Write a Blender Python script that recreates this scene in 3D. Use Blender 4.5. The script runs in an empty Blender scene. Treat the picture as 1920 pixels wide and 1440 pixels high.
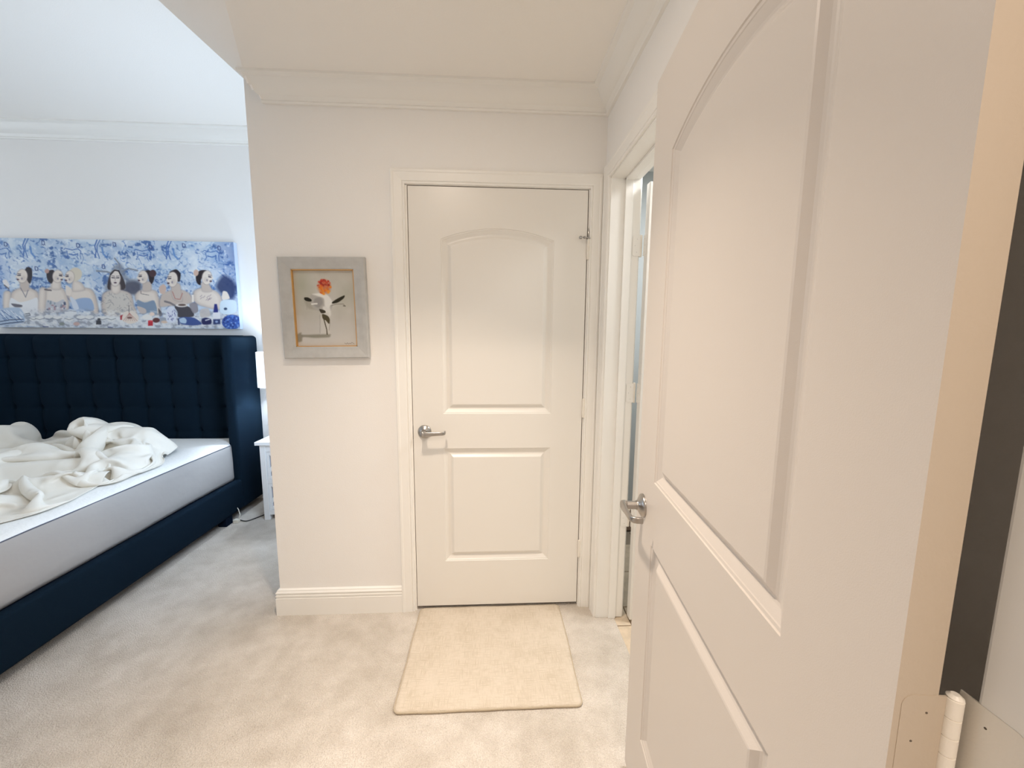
import bpy, bmesh, math, random, zlib, base64
import numpy as np
from mathutils import Vector, Matrix, noise

random.seed(4)
S = bpy.context.scene
COL = S.collection
PI = math.pi

# ------------------------------------------------------------------ camera
F_PX = 729.66
YAW, PITCH, ROLL = 0.0514976, -0.1237393, 0.0072186
CAM_Z = 1.3873
cd = bpy.data.cameras.new('camera')
cam = bpy.data.objects.new('camera', cd)
COL.objects.link(cam)
cd.sensor_fit = 'HORIZONTAL'
cd.sensor_width = 36.0
cd.lens = 36.0 * F_PX / 1920.0
cd.clip_start = 0.01
_f = Vector((math.sin(YAW) * math.cos(PITCH), math.cos(YAW) * math.cos(PITCH), math.sin(PITCH)))
_r = Vector((math.cos(YAW), -math.sin(YAW), 0))
_u = _r.cross(_f)
_r2 = _r * math.cos(ROLL) + _u * math.sin(ROLL)
_u2 = _u * math.cos(ROLL) - _r * math.sin(ROLL)
_m = Matrix((_r2, _u2, -_f)).transposed().to_4x4()
_m.translation = Vector((0, 0, CAM_Z))
cam.matrix_world = _m
S.camera = cam

# ------------------------------------------------------------------ world, lights, exposure
W = bpy.data.worlds.new('world')
S.world = W
W.use_nodes = True
W.node_tree.nodes['Background'].inputs[0].default_value = (0.75, 0.86, 1.0, 1)
W.node_tree.nodes['Background'].inputs[1].default_value = 1.0


def area(name, loc, aim, sx, sy, power, color, shape='RECTANGLE', spread=180):
    l = bpy.data.lights.new(name, 'AREA')
    l.shape = shape
    l.size = sx
    l.size_y = sy
    l.energy = power
    l.color = color
    l.spread = math.radians(spread)
    o = bpy.data.objects.new(name, l)
    COL.objects.link(o)
    o.location = loc
    o.rotation_euler = Vector(aim).to_track_quat('-Z', 'Y').to_euler()
    return o


WARM = (1.0, 0.83, 0.67)
area('hall_downlight', (-0.29, 0.93, 2.43), (0, 0, -1), 0.10, 0.10, 7.2, WARM, 'DISK', spread=92)
area('hall_downlight_wide', (-0.29, 0.93, 2.428), (0, 0, -1), 0.10, 0.10, 3.6, WARM, 'DISK')
area('vestibule_downlight', (0.24, -0.75, 2.43), (0, 0, -1), 0.16, 0.16, 15.0, (1.0, 0.83, 0.69), 'DISK')
area('bathroom_light', (1.35, 1.6, 2.42), (0, 0, -1), 0.5, 0.5, 27.0, (0.97, 0.99, 1.0))
area('added_daylight', (-0.965, 2.19, 1.45), (-1, 0.25, 0.05), 0.34, 1.18, 15.0, (0.60, 0.78, 1.0))  # added lamp standing in for daylight; its unseen window backs onto the closet
area('window_daylight_far', (-5.36, 1.75, 1.9), (1, 0, 0.75), 1.9, 1.1, 8.5, (0.78, 0.88, 1.0))
S.view_settings.view_transform = 'Standard'
S.view_settings.look = 'None'
S.view_settings.gamma = 1.0
S.view_settings.use_curve_mapping = False
S.view_settings.exposure = 0.42
try:
    S.cycles.use_denoising = True
    S.cycles.max_bounces = 14
    S.cycles.diffuse_bounces = 8
    S.cycles.sample_clamp_indirect = 4.0
except Exception:
    pass


# ------------------------------------------------------------------ materials
def lin(c):
    return tuple(x / 12.92 if x <= 0.04045 else ((x + 0.055) / 1.055) ** 2.4 for x in c)


def rgb(r, g, b):
    return lin((r / 255, g / 255, b / 255)) + (1.0,)


class NT:
    def __init__(s, name):
        s.m = bpy.data.materials.new(name)
        s.m.use_nodes = True
        s.t = s.m.node_tree
        s.b = s.t.nodes['Principled BSDF']

    def n(s, typ, **kw):
        x = s.t.nodes.new(typ)
        for k, v in kw.items():
            if k.startswith('i_'):
                x.inputs[k[2:].replace('_', ' ')].default_value = v
            else:
                setattr(x, k, v)
        return x

    def l(s, a, ao, b, bi):
        s.t.links.new(a.outputs[ao], b.inputs[bi])


def mat(name, col, rough=0.6, metal=0.0, spec=0.5, bump=0.0, bscale=200.0, var=0.0, vscale=3.0, sheen=0.0, detail=3.0, stretch=None):
    k = NT(name)
    b = k.b
    b.inputs['Base Color'].default_value = col
    b.inputs['Roughness'].default_value = rough
    b.inputs['Metallic'].default_value = metal
    b.inputs['Specular IOR Level'].default_value = spec
    if sheen:
        b.inputs['Sheen Weight'].default_value = sheen
        b.inputs['Sheen Roughness'].default_value = 0.4
    tc = k.n('ShaderNodeTexCoord')
    src = (tc, 'Object')
    if stretch:
        mp = k.n('ShaderNodeMapping')
        mp.inputs['Scale'].default_value = stretch
        k.l(tc, 'Object', mp, 'Vector')
        src = (mp, 'Vector')
    if var:
        nz = k.n('ShaderNodeTexNoise', i_Scale=vscale, i_Detail=4.0)
        k.l(src[0], src[1], nz, 'Vector')
        rp = k.n('ShaderNodeValToRGB')
        rp.color_ramp.elements[0].position = 0.3
        rp.color_ramp.elements[1].position = 0.7
        rp.color_ramp.elements[0].color = tuple(c * (1 - var) for c in col[:3]) + (1,)
        rp.color_ramp.elements[1].color = tuple(min(1, c * (1 + var)) for c in col[:3]) + (1,)
        k.l(nz, 'Fac', rp, 'Fac')
        k.l(rp, 'Color', b, 'Base Color')
    if bump:
        nb = k.n('ShaderNodeTexNoise', i_Scale=bscale, i_Detail=detail)
        k.l(src[0], src[1], nb, 'Vector')
        bp = k.n('ShaderNodeBump', i_Strength=1.0, i_Distance=bump)
        k.l(nb, 'Fac', bp, 'Height')
        k.l(bp, 'Normal', b, 'Normal')
    return k.m


M = {}
M['wall'] = mat('wall_paint', rgb(238, 236, 233), 0.7, bump=0.0004, bscale=260, spec=0.3)
M['ceil'] = mat('ceiling_paint', rgb(244, 241, 236), 0.8, bump=0.0004, bscale=180, spec=0.2)
M['trim'] = mat('trim_paint', rgb(238, 236, 231), 0.38, spec=0.5)
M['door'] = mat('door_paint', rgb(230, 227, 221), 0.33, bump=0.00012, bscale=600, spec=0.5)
M['door_dim'] = mat('door_paint_dimmed', rgb(212, 205, 198), 0.36, bump=0.00012, bscale=600, spec=0.4)  # door paint; the near door's dimming by lens vignetting is in the colour
M['edge'] = mat('door_edge_primer', rgb(190, 177, 160), 0.6, bump=0.0002, bscale=300)
M['nickel'] = mat('satin_nickel', rgb(176, 172, 168), 0.28, metal=1.0)
M['hinge'] = mat('painted_hinge', rgb(234, 229, 219), 0.4, bump=0.0003, bscale=400)
M['screw'] = mat('screw_slot', rgb(96, 86, 74), 0.5)
M['bathwall'] = mat('bathroom_paint', rgb(170, 174, 174), 0.6)
M['bathtile'] = mat('threshold_tile', rgb(206, 188, 164), 0.4, var=0.14, vscale=22.0)
M['grout'] = mat('grout', rgb(150, 136, 118), 0.9)
M['brownbase'] = mat('brown_tile', rgb(120, 100, 84), 0.5)
M['navy'] = mat('navy_linen', rgb(18, 31, 43), 0.9, bump=0.0006, bscale=700, var=0.10, vscale=300, spec=0.03)
M['navy_dark'] = mat('navy_button', rgb(18, 28, 44), 0.9, bump=0.0004, bscale=700, spec=0.03)
M['mattress'] = mat('mattress_knit', rgb(170, 168, 167), 0.85, bump=0.003, bscale=9, spec=0.2, stretch=(1, 1, 1))
M['mattress_top'] = mat('mattress_quilt', rgb(240, 240, 238), 0.9, bump=0.004, bscale=34, spec=0.1)
M['piping'] = mat('navy_piping', rgb(88, 94, 110), 0.8)
def sheet_mat():
    k = NT('white_cotton')
    b = k.b
    b.inputs['Base Color'].default_value = rgb(234, 229, 219)
    b.inputs['Roughness'].default_value = 0.92
    b.inputs['Specular IOR Level'].default_value = 0.08
    tc = k.n('ShaderNodeTexCoord')
    n0 = k.n('ShaderNodeTexNoise', i_Scale=3.0, i_Detail=2.0)
    k.l(tc, 'Object', n0, 'Vector')
    va = k.n('ShaderNodeVectorMath', operation='MULTIPLY_ADD')
    k.l(n0, 'Color', va, 0)
    va.inputs[1].default_value = (0.35, 0.35, 0.35)
    k.l(tc, 'Object', va, 2)
    n1 = k.n('ShaderNodeTexNoise', noise_type='RIDGED_MULTIFRACTAL', i_Scale=8.0, i_Detail=4.0)
    k.l(va, 'Vector', n1, 'Vector')
    b1 = k.n('ShaderNodeBump', i_Strength=0.8, i_Distance=0.03)
    k.l(n1, 'Fac', b1, 'Height')
    n2 = k.n('ShaderNodeTexNoise', i_Scale=420.0, i_Detail=2.0)
    k.l(tc, 'Object', n2, 'Vector')
    b2 = k.n('ShaderNodeBump', i_Strength=0.4, i_Distance=0.001)
    k.l(n2, 'Fac', b2, 'Height')
    k.l(b1, 'Normal', b2, 'Normal')
    k.l(b2, 'Normal', b, 'Normal')
    return k.m


M['sheet'] = sheet_mat()
M['nswhite'] = mat('white_lacquer', rgb(236, 238, 240), 0.4)
M['nsgrey'] = mat('grey_panel', rgb(150, 152, 162), 0.5)
def shade_mat():
    k = NT('lamp_shade_linen')
    k.t.nodes.remove(k.b)
    df = k.n('ShaderNodeBsdfDiffuse')
    df.inputs['Color'].default_value = rgb(248, 248, 248)
    tr = k.n('ShaderNodeBsdfTranslucent')
    tr.inputs['Color'].default_value = rgb(236, 238, 242)
    mx = k.n('ShaderNodeMixShader')
    mx.inputs[0].default_value = 0.25
    k.l(df, 0, mx, 1)
    k.l(tr, 0, mx, 2)
    k.l(mx, 0, k.t.nodes['Material Output'], 'Surface')
    return k.m


M['shade'] = shade_mat()
M['black'] = mat('black_rubber', rgb(28, 28, 28), 0.6)
M['plastic'] = mat('white_plastic', rgb(222, 218, 206), 0.5)
M['framegrey'] = mat('grey_washed_wood', rgb(186, 186, 184), 0.6, bump=0.0006, bscale=40, var=0.06, vscale=30, stretch=(1, 1, 1))
M['gold'] = mat('gold_liner', rgb(206, 158, 92), 0.45, metal=0.3)
M['canvas_side'] = mat('canvas_edge', rgb(190, 204, 226), 0.7)
M['caulk'] = mat('caulk_white', rgb(250, 248, 246), 0.6)
M['dark'] = mat('closet_dark', rgb(90, 80, 70), 0.9)
M['glow'] = mat('fixture_white', rgb(240, 238, 230), 0.5)


def carpet():
    k = NT('carpet_pile')
    b = k.b
    b.inputs['Roughness'].default_value = 0.95
    b.inputs['Specular IOR Level'].default_value = 0.1
    b.inputs['Sheen Weight'].default_value = 0.2
    tc = k.n('ShaderNodeTexCoord')
    n1 = k.n('ShaderNodeTexNoise', i_Scale=3.2, i_Detail=5.0, i_Roughness=0.6)
    n2 = k.n('ShaderNodeTexNoise', i_Scale=14.0, i_Detail=4.0)
    n3 = k.n('ShaderNodeTexNoise', i_Scale=240.0, i_Detail=3.0)
    vo = k.n('ShaderNodeTexVoronoi', i_Scale=210.0)
    for n in (n1, n2, n3, vo):
        k.l(tc, 'Object', n, 'Vector')
    r1 = k.n('ShaderNodeValToRGB')
    r1.color_ramp.elements[0].position = 0.34
    r1.color_ramp.elements[1].position = 0.62
    r1.color_ramp.elements[0].color = rgb(200, 191, 179)
    r1.color_ramp.elements[1].color = rgb(222, 214, 204)
    k.l(n1, 'Fac', r1, 'Fac')
    r2 = k.n('ShaderNodeValToRGB')
    r2.color_ramp.elements[0].position = 0.36
    r2.color_ramp.elements[1].position = 0.6
    r2.color_ramp.elements[0].color = (0.92, 0.91, 0.90, 1)
    r2.color_ramp.elements[1].color = (1, 1, 1, 1)
    k.l(n2, 'Fac', r2, 'Fac')
    r3 = k.n('ShaderNodeValToRGB')
    r3.color_ramp.elements[0].position = 0.38
    r3.color_ramp.elements[1].position = 0.62
    r3.color_ramp.elements[0].color = (0.86, 0.84, 0.82, 1)
    r3.color_ramp.elements[1].color = (1, 1, 1, 1)
    k.l(n3, 'Fac', r3, 'Fac')
    x1 = k.n('ShaderNodeMix', data_type='RGBA', blend_type='MULTIPLY')
    x1.inputs[0].default_value = 1.0
    x2 = k.n('ShaderNodeMix', data_type='RGBA', blend_type='MULTIPLY')
    x2.inputs[0].default_value = 1.0
    k.t.links.new(r1.outputs[0], x1.inputs[6])
    k.t.links.new(r2.outputs[0], x1.inputs[7])
    k.t.links.new(x1.outputs[2], x2.inputs[6])
    k.t.links.new(r3.outputs[0], x2.inputs[7])
    k.t.links.new(x2.outputs[2], b.inputs['Base Color'])
    ad = k.n('ShaderNodeMath', operation='ADD')
    k.l(n3, 'Fac', ad, 0)
    k.l(vo, 'Distance', ad, 1)
    bp = k.n('ShaderNodeBump', i_Strength=0.8, i_Distance=0.004)
    k.l(ad, 'Value', bp, 'Height')
    k.l(bp, 'Normal', b, 'Normal')
    return k.m


def mat_weave():
    k = NT('mat_weave')
    b = k.b
    b.inputs['Roughness'].default_value = 0.95
    b.inputs['Specular IOR Level'].default_value = 0.1
    tc = k.n('ShaderNodeTexCoord')
    outs = []
    for sc in ((14, 150, 1), (150, 14, 1)):
        mp = k.n('ShaderNodeMapping')
        mp.inputs['Scale'].default_value = sc
        k.l(tc, 'Object', mp, 'Vector')
        n = k.n('ShaderNodeTexNoise', i_Scale=1.6, i_Detail=3.0)
        k.l(mp, 'Vector', n, 'Vector')
        outs.append(n)
    big = k.n('ShaderNodeTexNoise', i_Scale=7.0, i_Detail=3.0)
    k.l(tc, 'Object', big, 'Vector')
    mn = k.n('ShaderNodeMath', operation='MINIMUM')
    k.l(outs[0], 'Fac', mn, 0)
    k.l(outs[1], 'Fac', mn, 1)
    ad = k.n('ShaderNodeMath', operation='MULTIPLY_ADD')
    k.l(big, 'Fac', ad, 0)
    ad.inputs[1].default_value = 0.5
    k.l(mn, 'Value', ad, 2)
    r = k.n('ShaderNodeValToRGB')
    r.color_ramp.elements[0].position = 0.50
    r.color_ramp.elements[1].position = 0.80
    r.color_ramp.elements[0].color = rgb(188, 175, 156)
    r.color_ramp.elements[1].color = rgb(206, 194, 178)
    k.l(ad, 'Value', r, 'Fac')
    k.l(r, 'Color', b, 'Base Color')
    n3 = k.n('ShaderNodeTexNoise', i_Scale=260.0, i_Detail=2.0)
    k.l(tc, 'Object', n3, 'Vector')
    bp = k.n('ShaderNodeBump', i_Strength=0.7, i_Distance=0.003)
    k.l(n3, 'Fac', bp, 'Height')
    k.l(bp, 'Normal', b, 'Normal')
    return k.m


M['carpet'] = carpet()
M['mat'] = mat_weave()
M['binding'] = mat('mat_binding', rgb(184, 170, 148), 0.9, bump=0.002, bscale=300)


def vc_mat(name, rough=0.55):
    k = NT(name)
    a = k.n('ShaderNodeVertexColor', layer_name='Col')
    k.l(a, 'Color', k.b, 'Base Color')
    k.b.inputs['Roughness'].default_value = rough
    k.b.inputs['Specular IOR Level'].default_value = 0.3
    return k.m


M['print'] = vc_mat('canvas_print', 0.5)
M['painting'] = vc_mat('painting_print', 0.6)


# ------------------------------------------------------------------ mesh helpers
class MB:
    def __init__(s):
        s.v = []
        s.f = []

    def add(s, vs, fs):
        o = len(s.v)
        s.v += [tuple(v) for v in vs]
        s.f += [tuple(i + o for i in f) for f in fs]

    def box(s, x0, x1, y0, y1, z0, z1):
        s.add([(x0, y0, z0), (x1, y0, z0), (x1, y1, z0), (x0, y1, z0), (x0, y0, z1), (x1, y0, z1), (x1, y1, z1), (x0, y1, z1)],
              [(0, 3, 2, 1), (4, 5, 6, 7), (0, 1, 5, 4), (1, 2, 6, 5), (2, 3, 7, 6), (3, 0, 4, 7)])

    def prism(s, prof, org, L, A, B, length, cut0=0.0, cut1=0.0, cb0=0.0, cb1=0.0):
        """closed profile (a, b) pushed along L; ends shifted by cut*a + cb*b (mitres)"""
        org, L, A, B = Vector(org), Vector(L), Vector(A), Vector(B)
        n = len(prof)
        vs = [org + A * a + B * b + L * (cut0 * a + cb0 * b) for a, b in prof]
        vs += [org + A * a + B * b + L * (length + cut1 * a + cb1 * b) for a, b in prof]
        fs = [(i, (i + 1) % n, n + (i + 1) % n, n + i) for i in range(n)]
        fs += [tuple(range(n))[::-1], tuple(range(n, 2 * n))]
        s.add(vs, fs)

    def rings(s, rings, closed=True, cap=True):
        n = len(rings[0])
        vs = [v for r in rings for v in r]
        fs = []
        for k in range(len(rings) - 1):
            for i in range(n if closed else n - 1):
                j = (i + 1) % n
                fs.append((k * n + i, k * n + j, (k + 1) * n + j, (k + 1) * n + i))
        if cap:
            fs.append(tuple(range(n))[::-1])
            fs.append(tuple(range((len(rings) - 1) * n, len(rings) * n)))
        s.add(vs, fs)

    def lathe(s, prof, org=(0, 0, 0), axis=(0, 0, 1), n=20):
        ax = Vector(axis).normalized()
        q = Vector((0, 0, 1)).rotation_difference(ax)
        org = Vector(org)
        s.rings([[org + q @ Vector((r * math.cos(t * 2 * PI / n), r * math.sin(t * 2 * PI / n), z)) for t in range(n)] for r, z in prof])

    def tube(s, pts, r, n=8):
        pts = [Vector(p) for p in pts]
        rings = []
        up = Vector((0, 0, 1))
        for i, p in enumerate(pts):
            t = (pts[min(i + 1, len(pts) - 1)] - pts[max(i - 1, 0)]).normalized()
            a = t.cross(up)
            if a.length < 1e-4:
                a = t.cross(Vector((1, 0, 0)))
            a.normalize()
            b = a.cross(t)
            rr = r[i] if isinstance(r, (list, tuple)) else r
            rings.append([p + a * rr * math.cos(k * 2 * PI / n) + b * rr * math.sin(k * 2 * PI / n) for k in range(n)])
        s.rings(rings)

    def build(s, name, m, parent=None, smooth=False, bevel=0.0, seg=2, sub=0, angle=None, recalc=True):
        me = bpy.data.meshes.new(name)
        me.from_pydata(s.v, [], s.f)
        if recalc:
            bm = bmesh.new()
            bm.from_mesh(me)
            bmesh.ops.recalc_face_normals(bm, faces=bm.faces)
            bm.to_mesh(me)
            bm.free()
        me.update()
        o = bpy.data.objects.new(name, me)
        COL.objects.link(o)
        me.materials.append(M[m] if isinstance(m, str) else m)
        if parent is not None:
            o.parent = parent
        if bevel:
            b = o.modifiers.new('bevel', 'BEVEL')
            b.width = bevel
            b.segments = seg
            b.limit_method = 'ANGLE'
        if sub:
            sb = o.modifiers.new('sub', 'SUBSURF')
            sb.levels = sub
            sb.render_levels = sub
        if smooth:
            for p in me.polygons:
                p.use_smooth = True
            if angle:
                try:
                    me.set_sharp_from_angle(angle=math.radians(angle))
                except Exception:
                    pass
        return o


def tag(o, label=None, cat=None, group=None, kind=None):
    if label:
        o['label'] = label
    if cat:
        o['category'] = cat
    if group:
        o['group'] = group
    if kind:
        o['kind'] = kind
    return o


def empty(name, loc=(0, 0, 0), rz=0.0, parent=None):
    o = bpy.data.objects.new(name, None)
    COL.objects.link(o)
    o.location = loc
    o.rotation_euler = (0, 0, rz)
    o.empty_display_size = 0.1
    if parent is not None:
        o.parent = parent
    return o


def struct(mb, name, m, **kw):
    return tag(mb.build(name, m, **kw), kind='structure')


def local(o, *children):
    """children were built in world space: keep them there under o"""
    inv = Matrix.Translation(o.location).inverted() if o.type != 'EMPTY' or not o.rotation_euler.z else o.matrix_basis.inverted()
    for ch in children:
        ch.parent = o
        ch.matrix_parent_inverse = inv


# ------------------------------------------------------------------ room measures
D = 1.845            # hallway back wall
XR = 0.5156          # hallway wall with the bathroom doorway
XW = -1.049          # free end of the back wall
YB = 3.285           # wall behind the bed
ZC = 2.448           # hallway ceiling
ZB = 2.915           # bedroom ceiling
YF0, YF1 = 0.15, 0.270   # wall with the open door
XJ = 0.408           # hinge jamb
XL = -5.4

# ------------------------------------------------------------------ floors
b = MB()
b.box(XL, 0.605, -2.2, YB, -0.05, 0.0)
struct(b, 'floor', 'carpet')
b = MB()
b.box(0.585, 2.3, YF1, YB, -0.06, -0.012)
bf = struct(b, 'bathroom_floor', 'grout')
rows = [(0.606, 0.676), (0.682, 0.98), (0.986, 1.30), (1.306, 1.62), (1.626, 1.94), (1.946, 2.28)]
for i, (xa, xb_) in enumerate(rows):
    y = 0.80 + (0.13 if i % 2 else 0.0)
    while y < 2.4:
        t = MB()
        t.box(xa, xb_, y, y + 0.294, -0.02, -0.003)
        t.build('tile', 'bathtile', bf, bevel=0.002)
        y += 0.300

# ------------------------------------------------------------------ walls
b = MB()
b.box(XW, -0.395, D, D + 0.12, 0, ZB)
b.box(-0.395, 0.457, D, D + 0.12, 2.055, ZB)
b.box(0.457, XR, D, D + 0.12, 0, ZB)
struct(b, 'wall_back', 'wall')
b = MB()
b.box(XR, XR + 0.128, YF1, 0.955, 0, ZC)
b.box(XR, XR + 0.128, 0.955, 1.775, 2.088, ZC)
b.box(XR, XR + 0.128, 1.775, YB, 0, ZC)
struct(b, 'wall_right', 'wall')
b = MB()
b.box(XL, -0.43, YF0, YF1, 0, ZB)
b.box(-0.43, XJ + 0.02, YF0, YF1, 2.075, ZB)
b.box(XJ + 0.02, 2.3, YF0, YF1, 0, ZB)
struct(b, 'wall_front', 'wall')
b = MB()
b.box(XL, 2.3, YB, YB + 0.1, 0, ZB)
struct(b, 'wall_bed', 'wall')
b = MB()
b.box(XL - 0.1, XL, YF1, YB, 0, 0.7)
b.box(XL - 0.1, XL, YF1, YB, 2.45, ZB)
b.box(XL - 0.1, XL, YF1, 0.8, 0.7, 2.45)
b.box(XL - 0.1, XL, 2.7, YB, 0.7, 2.45)
struct(b, 'wall_left', 'wall')
b = MB()
b.box(-0.95, -0.85, D + 0.12, 2.0, 0, ZB)
b.box(-0.95, -0.85, 2.38, YB, 0, ZB)
b.box(-0.95, -0.85, 2.0, 2.38, 0, 0.82)
b.box(-0.95, -0.85, 2.0, 2.38, 2.08, ZB)
struct(b, 'wall_alcove', 'wall')
# window frames (both unseen; the alcove one is added to go with its lamp)
for nm, x0, ya, yb_, za, zb_ in (('added_window', -0.95, 2.0, 2.38, 0.82, 2.08), ('window_2', XL - 0.04, 0.8, 2.7, 0.7, 2.45)):
    b = MB()
    b.box(x0, x0 + 0.04, ya, ya + 0.04, za, zb_)
    b.box(x0, x0 + 0.04, yb_ - 0.04, yb_, za, zb_)
    b.box(x0, x0 + 0.04, ya, yb_, za, za + 0.04)
    b.box(x0, x0 + 0.04, ya, yb_, zb_ - 0.04, zb_)
    struct(b, nm, 'trim')
b = MB()
b.box(2.3, 2.4, YF1, YB, 0, ZC)
struct(b, 'wall_bathroom', 'bathwall')
b = MB()
b.box(XR + 0.128, 2.3, 2.62, 2.72, 0.0, ZC)
b.box(XR + 0.128, XR + 0.131, 1.83, 2.62, 0.0, ZC)
struct(b, 'wall_bathroom_back', 'bathwall')
b = MB()
b.box(XR + 0.14, 2.3, 2.605, 2.62, 0.0, 0.15)
struct(b, 'baseboard_bathroom', 'brownbase')
b = MB()
b.box(-1.3, -1.2, -2.2, YF0, 0, ZC)
b.box(1.2, 1.3, -2.2, YF0, 0, ZC)
b.box(-1.3, 1.3, -2.3, -2.2, 0, ZC)
struct(b, 'wall_vestibule', 'wall')

# ------------------------------------------------------------------ ceilings
# hallway ceiling: flat, with one slightly tilted strip along the dropped edge
b = MB()
# crease runs from the wall corner towards the room, edge of the drop along x = -1.06
crA, crB = (-1.035, D), (-0.34, YF1)
edA, edB = (-1.040, D, ZC), (-1.650, YF1, 2.880)
top = ZB
vs = [(crA[0], crA[1], ZC), (crB[0], crB[1], ZC), (XR, YF1, ZC), (XR, D, ZC),
      edA, edB, (edA[0] - 0.009, D, top), (edB[0], YF1, top), (XR, YF1, top), (XR, D, top)]
fs = [(0, 1, 2, 3), (4, 5, 1, 0), (4, 6, 7, 5), (6, 9, 8, 7), (5, 7, 8, 2, 1), (4, 0, 3, 9, 6), (2, 8, 9, 3)]
b.add(vs, fs)
struct(b, 'ceiling', 'ceil')
b = MB()
b.box(XL, -0.85, YF1, YB, ZB, ZB + 0.08)
struct(b, 'ceiling_bedroom', 'ceil')
b = MB()
b.box(XR + 0.128, 2.3, YF1, YB, ZC, ZC + 0.08)
b.box(-0.85, XR + 0.128, D + 0.12, YB, ZC, ZC + 0.08)
b.box(-1.3, 1.3, -2.3, YF0, ZC, ZC + 0.08)
struct(b, 'ceiling_bathroom', 'ceil')

# ------------------------------------------------------------------ crown mouldings
CROWN = [(0, -0.090), (0.012, -0.090), (0.0145, -0.083), (0.0115, -0.078), (0.018, -0.070), (0.022, -0.064), (0.030, -0.060), (0.048, -0.046),
         (0.062, -0.028), (0.068, -0.016), (0.078, -0.012), (0.086, -0.009), (0.086, 0), (0, 0)]
b = MB()
# along the back wall; the free end is cut back at the mitre
b.prism(CROWN, (-0.967, D, ZC), (1, 0, 0), (0, -1, 0), (0, 0, 1), XR + 0.967, -0.72, -1.0)
t1 = struct(b, 'trim_1', 'trim', smooth=True, angle=24)
b = MB()
b.prism(CROWN, (XR, D, ZC), (0, -1, 0), (-1, 0, 0), (0, 0, 1), D - YF1, 1.0, 0.0)
struct(b, 'trim_2', 'trim', smooth=True, angle=24)
b = MB()
b.prism([(a * 1.15, c * 1.15) for a, c in CROWN], (XL, YB, ZB), (1, 0, 0), (0, -1, 0), (0, 0, 1), -0.95 - XL, 0, 0)
struct(b, 'trim_3', 'trim', smooth=True, angle=24)
# chips of loose caulk on the cut end of the crown
for (p, q, ww, hh) in ((0.074, -0.010, 0.0035, 0.010), (0.058, -0.032, 0.005, 0.013), (0.044, -0.049, 0.005, 0.013), (0.017, -0.073, 0.0022, 0.006)):
    c = MB()
    xx, yy, zz = -0.967 - 0.72 * p + 0.004, D - p - 0.006, ZC + q
    c.add([(xx - ww, yy - 0.002, zz + hh), (xx + ww * .6, yy - 0.003, zz + hh * 1.1), (xx + ww * 2.0, yy + 0.004, zz - hh * .8), (xx + ww * .4, yy + 0.003, zz - hh),
           (xx, yy + 0.010, zz)], [(0, 1, 2, 3), (0, 4, 1), (1, 4, 2), (2, 4, 3), (3, 4, 0)])
    ch = c.build('caulk_chip', 'caulk', t1)

# ------------------------------------------------------------------ baseboards
BASE = [(0, 0), (0, 0.016), (0.086, 0.016), (0.089, 0.0165), (0.092, 0.012), (0.095, 0.0125), (0.097, 0.016), (0.105, 0.016), (0.108, 0.011), (0.112, 0.0115),
        (0.114, 0.0155), (0.119, 0.0155), (0.126, 0.010), (0.130, 0.010), (0.135, 0.003), (0.135, 0)]
b = MB()
b.prism(BASE, (XW, D, 0), (1, 0, 0), (0, 0, 1), (0, -1, 0), -0.449 - XW, cb0=-1.0)
b.prism(BASE, (XW, D, 0), (0, 1, 0), (0, 0, 1), (-1, 0, 0), 0.12, cb0=-1.0)
struct(b, 'baseboard_back', 'trim')
b = MB()
b.prism(BASE, (XR, D, 0), (0, -1, 0), (0, 0, 1), (-1, 0, 0), 0.016)
struct(b, 'baseboard_right', 'trim')
b = MB()
b.prism(BASE, (-0.95, YB, 0), (-1, 0, 0), (0, 0, 1), (0, -1, 0), 0.95 - XL - 1.9 + 0.95)
struct(b, 'baseboard_bed', 'trim')

# ------------------------------------------------------------------ door casings and jambs
CAS = [(0, 0), (0, 0.010), (0.003, 0.0125), (0.008, 0.0125), (0.011, 0.0095), (0.013, 0.0125), (0.017, 0.0135), (0.046, 0.0155), (0.050, 0.018), (0.058, 0.0185), (0.062, 0.016), (0.062, 0)]


def casing(mb, o, ux, face, x0, x1, z1, wl=1.0, wr=1.0):
    """casing on a wall: ux runs along the wall, face points into the room; opening x0..x1 up to z1"""
    ux, face = Vector(ux), Vector(face)
    o = Vector(o)
    Z = Vector((0, 0, 1))
    mb.prism([(a * wl, c) for a, c in CAS], o + ux * x0, Z, -ux, face, z1, 0, 1.0)
    mb.prism([(a * wr, c) for a, c in CAS], o + ux * x1, Z, ux, face, z1, 0, 1.0)
    mb.prism(CAS, o + ux * x0 + Z * z1, ux, Z, face, x1 - x0, -1.0, 1.0)


b = MB()
casing(b, (0, D, 0), (1, 0, 0), (0, -1, 0), -0.388, 0.446, 2.050, 1.0, 0.9)
struct(b, 'trim_4', 'trim')
b = MB()        # jamb and stop round the closet door
b.box(-0.395, -0.3795, D - 0.001, D + 0.12, 0, 2.055)
b.box(0.4405, 0.457, D - 0.001, D + 0.12, 0, 2.055)
b.box(-0.395, 0.457, D - 0.001, D + 0.12, 2.0485, 2.062)
b.box(-0.3795, -0.368, D + 0.037, D + 0.075, 0, 2.0485)
b.box(0.430, 0.4405, D + 0.037, D + 0.075, 0, 2.0485)
b.box(-0.3795, 0.4405, D + 0.037, D + 0.075, 2.038, 2.0485)
struct(b, 'trim_5', 'trim')

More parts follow.
